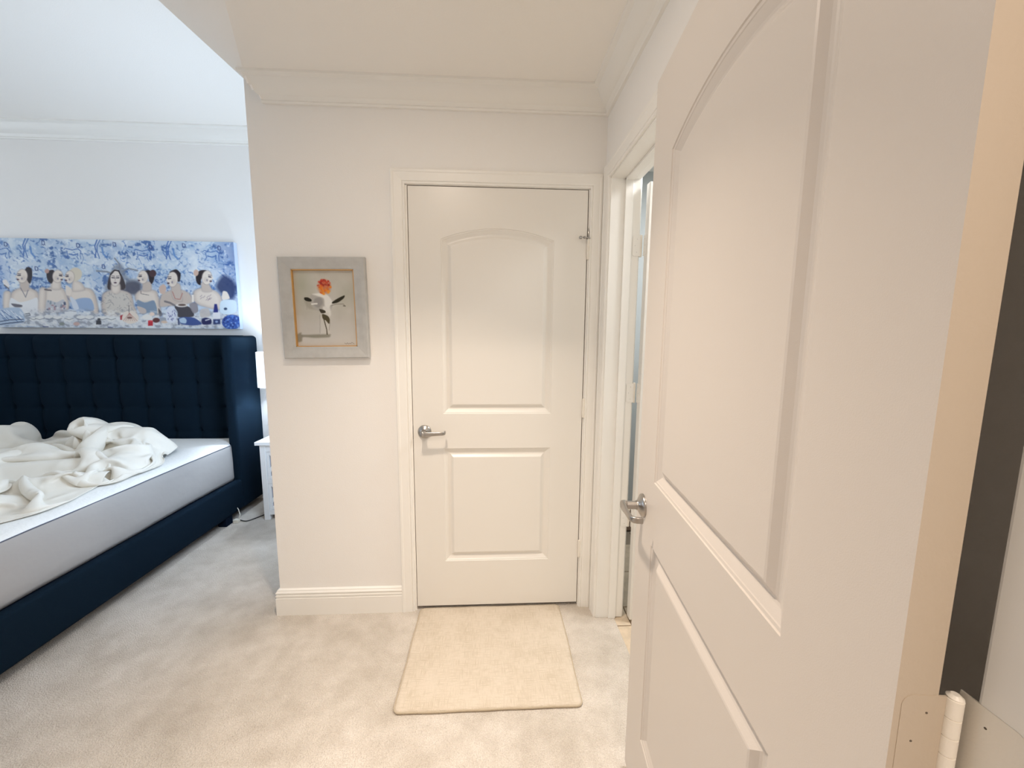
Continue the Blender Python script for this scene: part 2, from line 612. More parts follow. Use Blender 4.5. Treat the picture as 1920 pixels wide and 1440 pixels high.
b = MB()        # bathroom doorway, hallway side
casing(b, (XR, 0, 0), (0, 1, 0), (-1, 0, 0), 0.975, 1.757, 2.072)
struct(b, 'trim_6', 'trim')
b = MB()        # bathroom jamb with stop
JX1 = XR + 0.131
b.box(XR - 0.002, JX1, 1.752, 1.776, 0, 2.09)
b.box(XR - 0.002, JX1, 0.955, 0.978, 0, 2.09)
b.box(XR - 0.002, JX1, 0.955, 1.776, 2.066, 2.09)
b.box(XR + 0.060, XR + 0.094, 1.742, 1.752, 0, 2.066)
b.box(XR + 0.060, XR + 0.094, 0.978, 0.988, 0, 2.066)
b.box(XR + 0.060, XR + 0.094, 0.978, 1.752, 2.056, 2.066)
struct(b, 'trim_7', 'trim', bevel=0.0015)
b = MB()        # bathroom side casing
casing(b, (JX1 - 0.003, 0, 0), (0, 1, 0), (1, 0, 0), 0.970, 1.765, 2.076)
struct(b, 'trim_8', 'trim')

b = MB()        # jamb of the doorway the camera looks through
b.box(XJ, XJ + 0.022, YF0 - 0.004, YF1 + 0.002, 0, 2.075)
b.box(-0.432, -0.410, YF0 - 0.004, YF1 + 0.002, 0, 2.075)
b.box(-0.432, XJ + 0.022, YF0 - 0.004, YF1 + 0.002, 2.055, 2.077)
b.box(XJ - 0.011, XJ, YF0 + 0.02, YF1 - 0.042, 0, 2.055)
struct(b, 'trim_9', 'trim', bevel=0.003)


# ------------------------------------------------------------------ panelled doors
def inset(poly, d):
    n = len(poly)
    out = []
    for i in range(n):
        p0, p1, p2 = Vector(poly[i - 1]), Vector(poly[i]), Vector(poly[(i + 1) % n])
        e1 = (p1 - p0).normalized()
        e2 = (p2 - p1).normalized()
        n1 = Vector((-e1.y, e1.x))
        n2 = Vector((-e2.y, e2.x))
        m = n1 + n2
        m.normalize()
        k = d / max(0.3, m.dot(n1))
        out.append((p1.x + m.x * k, p1.y + m.y * k))
    return out


PROFILE = [(0, 0), (0.0015, 0.0026), (0.0065, 0.0036), (0.0080, 0.0052), (0.014, 0.0082), (0.022, 0.0125), (0.0265, 0.0138), (0.0300, 0.0132), (0.0340, 0.0112), (0.0435, 0.0034), (0.0470, 0.0022)]


def panel_outlines(d=0.0):
    x0, x1 = 0.1430, 0.6610
    lo = [(x0 + d, 0.240 + d), (x1 - d, 0.240 + d), (x1 - d, 0.823 - d), (x0 + d, 0.823 - d)]
    z0, z1, rise = 0.993, 1.800, 0.050
    w = x1 - x0
    r0 = (w * w / 4 + rise * rise) / (2 * rise)
    cx, cz = (x0 + x1) / 2, z1 + rise - r0
    a = math.asin((w / 2 - d) / (r0 - d))
    up = [(x0 + d, z0 + d), (x1 - d, z0 + d)]
    N = 20
    for i in range(N + 1):
        t = a - 2 * a * i / N
        up.append((cx + (r0 - d) * math.sin(t), cz + (r0 - d) * math.cos(t)))
    return [lo, up]


def door_leaf(parent, w=0.8134, h=2.025, t=0.0345, paint='door'):
    outs = panel_outlines()
    bm = bmesh.new()
    rect = [(0, 0), (w, 0), (w, h), (0, h)]
    layers = []
    lo, up = outs
    px0, px1 = lo[0][0], lo[1][0]
    lz0, lz1, uz0 = lo[0][1], lo[2][1], up[0][1]
    arch = up[2:]                       # right spring to left spring
    for y in (0.0, t):
        cache = {}

        def V(x, z):
            key = (round(x, 6), round(z, 6))
            if key not in cache:
                cache[key] = bm.verts.new((x, y, z))
            return cache[key]

        def face(*pts):
            vs = [V(*q) for q in pts]
            f = bm.faces.new(vs if y == 0.0 else vs[::-1])
        zs = [0.0, lz0, lz1, uz0, arch[0][1], h]
        for a, c in zip(zs[:-1], zs[1:]):
            face((0, a), (px0, a), (px0, c), (0, c))
            face((px1, a), (w, a), (w, c), (px1, c))
        face((px0, 0), (px1, 0), (px1, lz0), (px0, lz0))
        face((px0, lz1), (px1, lz1), (px1, uz0), (px0, uz0))
        for a, c in zip(arch[:-1], arch[1:]):
            face(c, a, (a[0], h), (c[0], h))
        layers.append([V(0, 0), V(w, 0), V(w, h), V(0, h)])
    for i in range(4):
        j = (i + 1) % 4
        f = bm.faces.new((layers[0][i], layers[0][j], layers[1][j], layers[1][i]))
        f.material_index = 1
    me = bpy.data.meshes.new('leaf')
    bm.to_mesh(me)
    bm.free()
    me.materials.append(M[paint])
    me.materials.append(M['edge'])
    lf = bpy.data.objects.new('leaf', me)
    COL.objects.link(lf)
    lf.parent = parent
    for io, o_ in enumerate(outs):
        for y, s in ((0.0, 1), (t, -1)):
            mb = MB()
            rings = [[(x, y + s * d, z) for x, z in panel_outlines(off)[io]] for off, d in PROFILE]
            n = len(o_)
            vs = [v for r in rings for v in r]
            fs = []
            for k in range(len(rings) - 1):
                for i in range(n):
                    j = (i + 1) % n
                    q = (k * n + i, k * n + j, (k + 1) * n + j, (k + 1) * n + i)
                    fs.append(q if s > 0 else q[::-1])
            q = tuple(range((len(rings) - 1) * n, len(rings) * n))
            fs.append(q if s > 0 else q[::-1])
            mb.add(vs, fs)
            mb.build('panel', paint, parent, recalc=False)
    return lf


def lever_handle(parent, x, z):
    hb = MB()
    hb.lathe([(0.0325, 0.0), (0.0325, 0.003), (0.0310, 0.0065), (0.024, 0.0110), (0.0150, 0.0155), (0.0135, 0.018), (0.0135, 0.020)], (x, 0, z), (0, -1, 0), 32)
    lv = MB()
    lv.lathe([(0.0115, 0.018), (0.0115, 0.046), (0.0125, 0.047), (0.0135, 0.052), (0.0125, 0.060), (0.009, 0.063), (0.002, 0.064)], (x, 0, z), (0, -1, 0), 24)
    rings = []
    path = [(-0.006, -0.0565, 0.0, 0.0110, 0.004), (0.004, -0.0570, 0.0, 0.0130, 0.0060), (0.020, -0.0575, 0.0, 0.0112, 0.0056), (0.045, -0.0575, 0.001, 0.0092, 0.0050), (0.074, -0.0570, 0.002, 0.0084, 0.0046),
            (0.090, -0.0555, 0.0025, 0.0084, 0.0046), (0.0975, -0.0500, 0.003, 0.0084, 0.0046), (0.1000, -0.0420, 0.003, 0.0084, 0.0044), (0.1005, -0.0300, 0.003, 0.0084, 0.0042), (0.1005, -0.0280, 0.003, 0.007, 0.003)]
    sq = lambda v: math.copysign(abs(v) ** 0.55, v)
    for i, (px, py, pz, hh, ht) in enumerate(path):
        a = path[max(i - 1, 0)]
        c = path[min(i + 1, len(path) - 1)]
        tx, ty = c[0] - a[0], c[1] - a[1]
        L = math.hypot(tx, ty)
        nx, ny = -ty / L, tx / L
        rings.append([Vector((x + px + nx * ht * sq(math.cos(k * PI / 10)), py + ny * ht * sq(math.cos(k * PI / 10)), z + pz + hh * sq(math.sin(k * PI / 10)))) for k in range(20)])
    lv.rings(rings)
    o = lv.build('lever_handle', 'nickel', parent, smooth=True, angle=40)
    tag(o, label='brushed nickel lever handle')
    hb.build('rose', 'nickel', o, smooth=True, angle=40)
    return o


def hinge(parent, pin, plates, zc, r=0.0066, hgt=0.0889, name='hinge', pm=('hinge', 'hinge'), th=0.0016):
    """pin (x, y), plates: list of (origin xy, direction xy, normal xy, width)"""
    kb = MB()
    prof = []
    z0 = zc - hgt / 2
    seg = hgt / 5
    prof.append((r * 0.5, z0 - 0.003))
    prof.append((r * 0.9, z0 - 0.001))
    for i in range(5):
        prof += [(r, z0 + i * seg + 0.0006), (r, z0 + (i + 1) * seg - 0.0006), (r * 0.86, z0 + (i + 1) * seg - 0.0003), (r * 0.86, z0 + (i + 1) * seg + 0.0003)]
    prof += [(r * 0.95, z0 + hgt + 0.001), (r * 0.5, z0 + hgt + 0.0035)]
    kb.lathe(prof, (pin[0], pin[1], 0), (0, 0, 1), 20)
    k = kb.build(name, 'hinge', parent, smooth=True, angle=35)
    for ip, (org, dr, nm, w) in enumerate(plates):
        org, dr, nm = Vector(org), Vector(dr).normalized(), Vector(nm).normalized()
        rad = 0.010
        out = [(0, -hgt / 2), (w - rad, -hgt / 2)]
        for i in range(1, 6):
            t = -PI / 2 + i * PI / 12
            out.append((w - rad + rad * math.cos(t), -hgt / 2 + rad + rad * math.sin(t)))
        for i in range(0, 6):
            t = i * PI / 12
            out.append((w - rad + rad * math.cos(t), hgt / 2 - rad + rad * math.sin(t)))
        out += [(w - rad, hgt / 2), (0, hgt / 2)]
        pb = MB()
        ring = lambda q: [Vector((org.x + dr.x * a + nm.x * q, org.y + dr.y * a + nm.y * q, zc + c)) for a, c in out]
        pb.rings([ring(-0.001), ring(th)])
        pb.build('hinge_plate', pm[ip], k)
        for a, c in ((w * 0.42, 0.028), (w * 0.68, 0.0), (w * 0.45, -0.028)):
            sb = MB()
            p = org + dr * a
            sb.lathe([(0.0011, th - 0.0004), (0.0010, th + 0.0003), (0.0002, th + 0.0004)], (p.x, p.y, zc + c), (nm.x, nm.y, 0), 8)
            sb.build('screw', 'screw', k)
    return k


# --- closet door, closed, at the end of the hallway
d1 = empty('door_1', (-0.3767, D, 0.020))
tag(d1, 'closed white two panel door with arched top panel, facing the mat', 'door', kind='structure')
door_leaf(d1)
lever_handle(d1, 0.0535, 0.907)
for zc in (1.765, 1.020, 0.297):
    hinge(d1, (0.8185, -0.0075), [], zc)
# hinge pin door stop above the top hinge
st = MB()
st.box(0.809, 0.826, -0.017, -0.001, 1.812, 1.816)
st.tube([(0.8185, -0.010, 1.8145), (0.806, -0.021, 1.8140), (0.780, -0.023, 1.8125)], 0.0028, 8)
st.lathe([(0.0062, 0), (0.0070, 0.003), (0.0070, 0.009), (0.004, 0.012)], (0.784, -0.023, 1.8127), (-1, 0, -0.03), 12)
st.lathe([(0.0055, 0), (0.0060, 0.002), (0.0060, 0.006), (0.003, 0.008)], (0.800, -0.023, 1.8135), (-1, 0, -0.03), 12)
st.tube([(0.8185, -0.0085, 1.815), (0.8185, -0.0085, 1.842), (0.8175, -0.006, 1.858)], [0.0030, 0.0026, 0.0012], 8)
tag(st.build('door_stop', 'nickel', d1, smooth=True, angle=40), label='small metal hinge pin door stop')
# latch plate on the edge of the jamb
lp = MB()
lp.box(-0.0042, -0.0022, -0.0008, 0.02, 0.868, 0.936)
lp.build('strike_plate', 'nickel', d1)

# --- open door in front, hinged on the jamb
FREE, HNG = Vector((0.4325, 1.0865)), Vector((0.3470, 0.2819))
dv = (HNG - FREE).normalized()
d2 = empty('door_2', (FREE.x, FREE.y, 0.020), math.atan2(dv.y, dv.x))
tag(d2, 'open white two panel door standing ajar close to the viewer', 'door', kind='structure')
door_leaf(d2, w=(HNG - FREE).length, paint='door_dim')
lever_handle(d2, 0.060, 0.895)
wl = (HNG - FREE).length
for zc in (1.765, 1.020, 0.297):
    # jamb plate, expressed in the frame of the door
    ly_ = Vector((-dv.y, dv.x))
    jp = Vector((XJ - 0.0002, YF1 + 0.013)) - FREE
    jd = Vector((0, -1))
    jn = Vector((-1, 0))
    loc = lambda v: (v.dot(dv), v.dot(ly_))
    hinge(d2, (wl + 0.0010, 0.0468), [((wl, 0.0415), (0, -1), (1, 0), 0.036), (loc(jp), loc(jd), loc(jn), 0.046)], zc, r=0.0060, pm=('edge', 'hinge'), th=0.0005)

# --- bathroom door, swung into the bathroom
d3 = empty('door_3', (0.671, 1.7135, 0.012), math.radians(2.0))
tag(d3, 'open white bathroom door seen edge on behind the jamb', 'door', kind='structure')
b = MB()
b.box(0.0, 0.76, 0.0, 0.035, 0.0, 2.03)
b.build('leaf', 'door', d3, bevel=0.002)
for zc in (1.765, 1.108, 0.50):
    hinge(d3, (-0.012, 0.0440), [((-0.017, 0.0378), (-1, 0.0), (0, -1), 0.034), ((-0.001, 0.040), (0, -1), (-1, 0), 0.03)], zc - 0.012 + 0.02, pm=('trim', 'trim'), th=0.0006)

# ------------------------------------------------------------------ recessed light of the hallway (overhead, out of view)
lt = MB()
lt.lathe([(0.060, 0.0), (0.085, -0.002), (0.088, -0.006), (0.084, -0.009), (0.058, -0.006)], (-0.33, 0.92, ZC), (0, 0, 1), 32)
tag(lt.build('downlight_ring', 'glow', None, smooth=True), 'white recessed downlight ring in the hallway ceiling', 'light')

# ------------------------------------------------------------------ door mat
mx0, mx1, my0, my1, mr = -0.361, 0.343, 1.290, 1.841, 0.022


def rrect(x0, x1, y0, y1, r, n=6, step=0.03):
    pts = []
    cs = [(x1 - r, y0 + r, -PI / 2), (x1 - r, y1 - r, 0), (x0 + r, y1 - r, PI / 2), (x0 + r, y0 + r, PI)]
    for i, (cx, cy, a0) in enumerate(cs):
        for k in range(n + 1):
            a = a0 + k * PI / 2 / n
            pts.append((cx + r * math.cos(a), cy + r * math.sin(a)))
        nx = cs[(i + 1) % 4]
        a1 = nx[2]
        q = (nx[0] + r * math.cos(a1), nx[1] + r * math.sin(a1))
        p = pts[-1]
        m = max(1, int(math.hypot(q[0] - p[0], q[1] - p[1]) / step))
        for k in range(1, m):
            pts.append((p[0] + (q[0] - p[0]) * k / m, p[1] + (q[1] - p[1]) * k / m))
    return pts


def wob(x, y):
    return 0.004 * noise.noise(Vector((x * 7, y * 7, 2.0)))


out = rrect(mx0, mx1, my0, my1, mr)
b = MB()
loops = []
for ins, z in ((0.004, 0.001), (0.0, 0.004), (0.0, 0.008), (0.004, 0.0115), (0.012, 0.0125)):
    c = inset(out, ins)
    loops.append([(x + wob(x, y), y + wob(y + 5, x), z + 0.0012 * noise.noise(Vector((x * 30, y * 30, 1)))) for x, y in c])
b.rings(loops)
mt = b.build('door_mat', 'mat', None, smooth=True, angle=60)
tag(mt, 'cream woven rectangular mat lying on the carpet before the closed door', 'mat')
c = inset(out, -0.001)
bb = MB()
pts = [(x + wob(x, y), y + wob(y + 5, x), 0.0055) for x, y in c]
rings = []
n = len(pts)
for i in range(n):
    p = Vector(pts[i])
    t = (Vector(pts[(i + 1) % n]) - Vector(pts[i - 1])).normalized()
    nn = Vector((t.y, -t.x, 0))
    rings.append([p + nn * 0.0030 * math.cos(k * PI / 4) + Vector((0, 0, 0.0046 * math.sin(k * PI / 4))) for k in range(8)])
rings.append(rings[0])
bb.rings(rings, cap=False)
tag(bb.build('binding', 'binding', mt, smooth=True), label='tan stitched edge binding')

# ------------------------------------------------------------------ print painter
class Art:
    def __init__(s, w, h, base):
        s.w, s.h = w, h
        s.X, s.Y = np.meshgrid(np.arange(w) + 0.5, np.arange(h) + 0.5)
        s.a = np.empty((h, w, 3))
        s.a[:] = np.array(base) / 255.0
        s.T = lambda x, y: (x, y)

    def put(s, al, col, sl=None):
        c = np.array(col) / 255.0
        if sl is None:
            s.a[:] = s.a * (1 - al[..., None]) + c * al[..., None]
        else:
            s.a[sl] = s.a[sl] * (1 - al[..., None]) + c * al[..., None]

    def _sl(s, P, pad):
        x0 = int(max(0, np.floor(P[:, 0].min() - pad)))
        x1 = int(min(s.w, np.ceil(P[:, 0].max() + pad)))
        y0 = int(max(0, np.floor(P[:, 1].min() - pad)))
        y1 = int(min(s.h, np.ceil(P[:, 1].max() + pad)))
        if x1 <= x0 or y1 <= y0:
            return None
        return (slice(y0, y1), slice(x0, x1))

    def _dist(s, P, X, Y, closed):
        d = np.full(X.shape, 1e9)
        n = len(P)
        for i in range(n if closed else n - 1):
            a, c = P[i], P[(i + 1) % n]
            e = c - a
            L = max(1e-9, (e ** 2).sum())
            t = np.clip(((X - a[0]) * e[0] + (Y - a[1]) * e[1]) / L, 0, 1)
            d = np.minimum(d, np.hypot(X - a[0] - t * e[0], Y - a[1] - t * e[1]))
        return d

    def poly(s, pts, col, al=1.0, soft=0.6):
        P = np.array([s.T(*p) for p in pts], float)
        sl = s._sl(P, soft + 1)
        if sl is None:
            return
        X, Y = s.X[sl], s.Y[sl]
        ins = np.zeros(X.shape, bool)
        n = len(P)
        for i in range(n):
            x1, y1 = P[i]
            x2, y2 = P[(i + 1) % n]
            if y1 == y2:
                continue
            ins ^= ((y1 > Y) != (y2 > Y)) & (X < (x2 - x1) * (Y - y1) / (y2 - y1) + x1)
        d = s._dist(P, X, Y, True) * np.where(ins, 1, -1)
        s.put(np.clip(d / soft * 0.5 + 0.5, 0, 1) * al, col, sl)

    def smooth(s, pts, col, al=1.0, soft=0.8, it=2):
        P = [np.array(p, float) for p in pts]
        n = len(P)
        Q = []
        for i in range(n):
            a, c, d, e = P[i - 1], P[i], P[(i + 1) % n], P[(i + 2) % n]
            for t in (0.0, 0.25, 0.5, 0.75):
                Q.append(c + (d - c) * (t * t * (3 - 2 * t)) + 0.4 * ((d - a) * (t ** 3 - 2 * t * t + t) + (e - c) * (t ** 3 - t * t)))
        P = Q
        s.poly([tuple(p) for p in P], col, al, soft)

    def ell(s, cx, cy, rx, ry, col, rot=0.0, al=1.0, soft=0.8):
        c, n = math.cos(rot), math.sin(rot)
        pts = []
        for i in range(22):
            t = i * 2 * PI / 22
            x, y = rx * math.cos(t), ry * math.sin(t)
            pts.append((cx + x * c - y * n, cy + x * n + y * c))
        s.poly(pts, col, al, soft)

    def line(s, pts, w, col, al=1.0, soft=0.7):
        P = np.array([s.T(*p) for p in pts], float)
        sl = s._sl(P, w + soft + 1)
        if sl is None:
            return
        d = s._dist(P, s.X[sl], s.Y[sl], False)
        s.put(np.clip((w / 2 - d) / soft + 0.5, 0, 1) * al, col, sl)

    def fbm(s, sx, sy, seed, octv=4):
        rng = np.random.RandomState(seed)
        out = np.zeros((s.h, s.w))
        amp, tot = 1.0, 0.0
        for k in range(octv):
            gx, gy = max(2, int(s.w / sx * 2 ** k) + 2), max(2, int(s.h / sy * 2 ** k) + 2)
            g = rng.rand(gy + 1, gx + 1)
            fx = s.X / s.w * (gx - 1)
            fy = s.Y / s.h * (gy - 1)
            ix, iy = fx.astype(int), fy.astype(int)
            tx, ty = fx - ix, fy - iy
            tx = tx * tx * (3 - 2 * tx)
            ty = ty * ty * (3 - 2 * ty)
            v = (g[iy, ix] * (1 - tx) + g[iy, ix + 1] * tx) * (1 - ty) + (g[iy + 1, ix] * (1 - tx) + g[iy + 1, ix + 1] * tx) * ty
            out += v * amp
            tot += amp
            amp *= 0.55
        return out / tot

    def mesh(s, name, m, parent, x0, x1, z0, z1, y):
        xs = np.linspace(x0, x1, s.w)
        zs = np.linspace(z1, z0, s.h)
        XX, ZZ = np.meshgrid(xs, zs)
        V = np.stack([XX, np.full_like(XX, y), ZZ], -1).reshape(-1, 3)
        idx = np.arange(s.w * s.h).reshape(s.h, s.w)
        Fq = np.stack([idx[:-1, :-1], idx[1:, :-1], idx[1:, 1:], idx[:-1, 1:]], -1).reshape(-1, 4)
        me = bpy.data.meshes.new(name)
        me.vertices.add(len(V))
        me.vertices.foreach_set('co', V.astype(np.float32).ravel())
        me.loops.add(Fq.size)
        me.loops.foreach_set('vertex_index', Fq.astype(np.int32).ravel())
        me.polygons.add(len(Fq))
        me.polygons.foreach_set('loop_start', np.arange(0, Fq.size, 4, dtype=np.int32))
        me.update(calc_edges=True)
        at = me.color_attributes.new('Col', 'FLOAT_COLOR', 'POINT')
        c = np.clip(s.a, 0, 1)
        c = np.where(c <= 0.04045, c / 12.92, ((c + 0.055) / 1.055) ** 2.4)
        c4 = np.concatenate([c, np.ones((s.h, s.w, 1))], -1)
        at.data.foreach_set('color', c4.astype(np.float32).ravel())
        o = bpy.data.objects.new(name, me)
        COL.objects.link(o)
        me.materials.append(M[m])
        o.parent = parent
        return o


# ------------------------------------------------------------------ wide canvas print over the bed
CX0, CX1, CZ0, CZ1, CY = -3.842, -2.008, 1.424, 2.092, 3.240
cv = empty('canvas_print', ((CX0 + CX1) / 2, YB, CZ0))
tag(cv, 'wide blue and white canvas print of seven dining women above the headboard', 'wall art')
b = MB()
b.box(CX0, CX1, CY + 0.0005, YB - 0.006, CZ0, CZ1)
o = b.build('canvas_edge', 'canvas_side')
local(cv, o)
A = Art(460, 172, (198, 210, 224))


def TL(x, y):      # from drawing units of the left half sheet
    px, py = x / 7.579, 440 + y / 7.579
    return TP(px, py)


def TR(x, y):
    return TP(220 + x / 7.579, 440 + y / 7.579)


def TP(px, py):
    v = (py - 447.5 - px / 435 * 3.0) / 167.0
    l, r = -25 + 30 * v, 435 + 18 * v
    return ((px - l) / (r - l) * 460, v * 172)


# toile background
n1 = A.fbm(26, 24, 3, 4)
n2 = A.fbm(9, 9, 8, 3)
n3 = A.fbm(70, 60, 5, 3)
A.put(np.clip((n3 - 0.46) * 5, 0, 1) * 0.5, (156, 184, 212))
A.put(np.clip((n1 - 0.54) * 8, 0, 1) * 0.34, (122, 156, 200))
A.put(np.clip((n2 - 0.56) * 10, 0, 1) * np.clip((n1 - 0.44) * 7, 0, 1) * 0.85, (64, 98, 156))
A.put(np.clip((0.42 - n1) * 8, 0, 1) * 0.6, (228, 234, 238))
rx = np.clip(1 - A.X / 46.0, 0, 1)
A.put(rx * 0.45, (70, 116, 200))
rx = np.clip((A.X - 415) / 45.0, 0, 1)
A.put(rx * 0.5 * np.clip(1.2 - A.Y / 150, 0, 1), (62, 92, 160))
rng = random.Random(11)
BL = (66, 104, 172)
# scrolling branches
for i in range(640):
    x, y = rng.uniform(0, 460), rng.uniform(2, 112)
    a = rng.uniform(0, 6.28)
    pts = []
    for k in range(rng.randint(4, 7)):
        pts.append((x, y))
        a += rng.uniform(-0.8, 0.8)
        x += 2.0 * math.cos(a)
        y += 1.8 * math.sin(a)
    A.T = lambda x, y: (x, y)
    cc = rng.choice([BL, (92, 130, 188), (64, 100, 164), (126, 160, 204), (150, 180, 216), (222, 230, 238), (222, 230, 238)])
    A.line(pts, rng.choice([0.8, 1.0, 1.6]), cc, 0.6)
    A.ell(pts[-1][0], pts[-1][1], rng.uniform(1.2, 3.0), rng.uniform(1.0, 2.2), cc, a, 0.55)


def beast(f, ox, oy, k=1.0):
    A.T = f
    body = [(ox + 30 * k, oy + 5), (ox + 110 * k, oy + 25), (ox + 190 * k, oy + 5), (ox + 230 * k, oy + 40), (ox + 225 * k, oy + 80)]
    A.line(body, 1.7, BL, 0.85)
    A.line([(ox, oy + 20), (ox + 15 * k, oy), (ox + 30 * k, oy + 5)], 1.5, BL, 0.8)
    A.line([(ox + 40 * k, oy + 40), (ox + 55 * k, oy + 100), (ox + 30 * k, oy + 145)], 1.5, BL, 0.8)
    A.line([(ox + 70 * k, oy + 80), (ox + 130 * k, oy + 95), (ox + 180 * k, oy + 80)], 2.2, BL, 0.8)
    A.line([(ox + 190 * k, oy + 70), (ox + 180 * k, oy + 120), (ox + 200 * k, oy + 150)], 1.5, BL, 0.8)
    A.line([(ox + 225 * k, oy + 80), (ox + 235 * k, oy + 150)], 1.5, BL, 0.8)


def tree(f, ox, oy):
    A.T = f
    A.line([(ox, oy + 250), (ox + 10, oy + 160), (ox - 10, oy + 90), (ox + 20, oy)], 2.4, BL, 0.85)
    A.line([(ox + 60, oy), (ox + 20, oy + 90), (ox + 30, oy + 180), (ox + 60, oy + 260)], 2.0, BL, 0.8)
    A.line([(ox + 90, oy + 110), (ox + 110, oy + 200), (ox + 160, oy + 250)], 3.5, (90, 134, 196), 0.8)
    A.line([(ox - 50, oy + 160), (ox, oy + 230)], 1.6, BL, 0.8)


for f, ox, oy in ((TL, -30, 195), (TL, 940, 195), (TR, 240, 200), (TR, 1200, 205)):
    beast(f, ox, oy)
for f, ox, oy in ((TL, 390, 70), (TL, 1370, 70), (TR, 690, 80)):
    tree(f, ox, oy)
for f, ox, oy in ((TL, 150, 150), (TL, 655, 125), (TL, 1130, 155), (TL, 1630, 135), (TR, 465, 165), (TR, 930, 140), (TR, 1430, 170), (TL, 575, 485), (TL, 1490, 450)):
    A.T = f
    A.line([(ox - 22, oy - 28), (ox - 16, oy + 22), (ox + 6, oy + 30), (ox + 20, oy + 8), (ox + 12, oy - 22), (ox - 22, oy - 28)], 1.5, (58, 74, 128), 0.85)
    A.line([(ox + 18, oy + 20), (ox + 28, oy + 30)], 1.3, (58, 74, 128), 0.7)
# grey tree behind the middle figure
A.T = TL
GB = (132, 138, 150)
A.smooth([(1540, 790), (1560, 620), (1640, 430), (1740, 420), (1830, 600), (1990, 640), (1990, 800)], GB, 0.75, 3)
A.line([(1640, 560), (1540, 520), (1400, 510)], 3.5, GB, 0.9)
A.line([(1720, 500), (1700, 400), (1640, 330)], 3.0, GB, 0.9)
A.line([(1740, 520), (1830, 470), (1960, 500)], 3.0, GB, 0.9)
A.T = TR
A.smooth([(60, 800), (100, 690), (220, 650), (330, 680), (340, 780), (260, 850)], (78, 80, 96), 0.85, 3)
A.line([(125, 640), (125, 760)], 3.2, (180, 184, 190), 0.8)
A.smooth([(1400, 720), (1490, 560), (1600, 600), (1690, 720), (1650, 900), (1520, 870)], (34, 48, 88), 0.85, 4)
# figures
SK, SK2, SH = (226, 215, 204), (198, 184, 174), (158, 142, 138)
HR, LIP = (38, 30, 36), (70, 44, 62)


def torso(f, pts, col=SK):
    A.T = f
    cx = sum(q[0] for q in pts) / len(pts)
    cy = sum(q[1] for q in pts) / len(pts)
    A.smooth(pts, (122, 112, 118), 0.6, 2.0)
    A.smooth([((x - cx) * 0.95 + cx, (y - cy) * 0.97 + cy) for x, y in pts], SK2, 1.0, 1.6)
    A.smooth([((x - cx) * 0.80 + cx - 6, (y - cy) * 0.86 + cy) for x, y in pts], col, 0.9, 4.0)


def head(f, cx, cy, rx, ry, face, d):
    """d: -1 looks to the left of the sheet, 1 right, 0 front"""
    A.T = f
    A.ell(cx, cy, rx * 1.05, ry * 1.04, SH, 0, 0.8, 1.5)
    A.ell(cx, cy, rx * 0.97, ry * 0.98, face)
    if d:
        A.smooth([(cx + d * rx * .75, cy - ry * .3), (cx + d * rx * 1.28, cy + ry * .12), (cx + d * rx * .8, cy + ry * .3)], face)
        A.ell(cx - d * rx * .25, cy + ry * .30, rx * .45, ry * .35, SK2, 0, 0.5, 2)
        A.line([(cx + d * rx * .35, cy - ry * .12), (cx + d * rx * .8, cy - ry * .08)], 2.2, (44, 38, 58), 0.95)
        A.line([(cx + d * rx * .3, cy - ry * .35), (cx + d * rx * .85, cy - ry * .32)], 1.5, (84, 72, 78), 0.85)
        A.ell(cx + d * rx * .8, cy + ry * .52, rx * .24, ry * .10, LIP)
        A.ell(cx + d * rx * .05, cy + ry * .38, rx * .16, ry * .16, (120, 110, 130), 0, 0.7)
    else:
        for s_ in (-1, 1):
            A.line([(cx + s_ * rx * .22, cy - ry * .05), (cx + s_ * rx * .68, cy - ry * .08)], 2.2, (60, 54, 66), 0.9)
            A.line([(cx + s_ * rx * .2, cy - ry * .26), (cx + s_ * rx * .7, cy - ry * .30)], 1.3, (80, 70, 76), 0.8)
        A.line([(cx, cy - ry * .1), (cx - rx * .06, cy + ry * .3)], 1.2, SH, 0.7)
        A.ell(cx, cy + ry * .56, rx * .28, ry * .09, LIP)


# 1
torso(TL, [(240, 830), (370, 755), (490, 755), (610, 820), (620, 970), (600, 1100), (240, 1080)])
torso(TL, [(150, 820), (235, 820), (225, 1060), (150, 1050)], SK)
torso(TL, [(360, 650), (470, 640), (480, 790), (380, 790)], SK2)
A.smooth([(240, 900), (360, 960), (500, 930), (600, 900), (610, 1110), (250, 1100)], (226, 226, 228))
A.smooth([(250, 980), (390, 1000), (390, 1030), (300, 1030)], (66, 62, 74), 0.8)
A.line([(370, 760), (410, 830), (440, 890), (470, 790)], 1.6, (120, 116, 124), 0.8)
A.smooth([(420, 500), (455, 462), (510, 490), (520, 600), (495, 695), (455, 650), (430, 560)], HR)
head(TL, 385, 590, 72, 95, SK, -1)
A.smooth([(120, 660), (170, 640), (215, 720), (200, 760), (150, 720)], (228, 224, 222))
A.line([(150, 720), (210, 770)], 2.5, (96, 90, 96), 0.8)
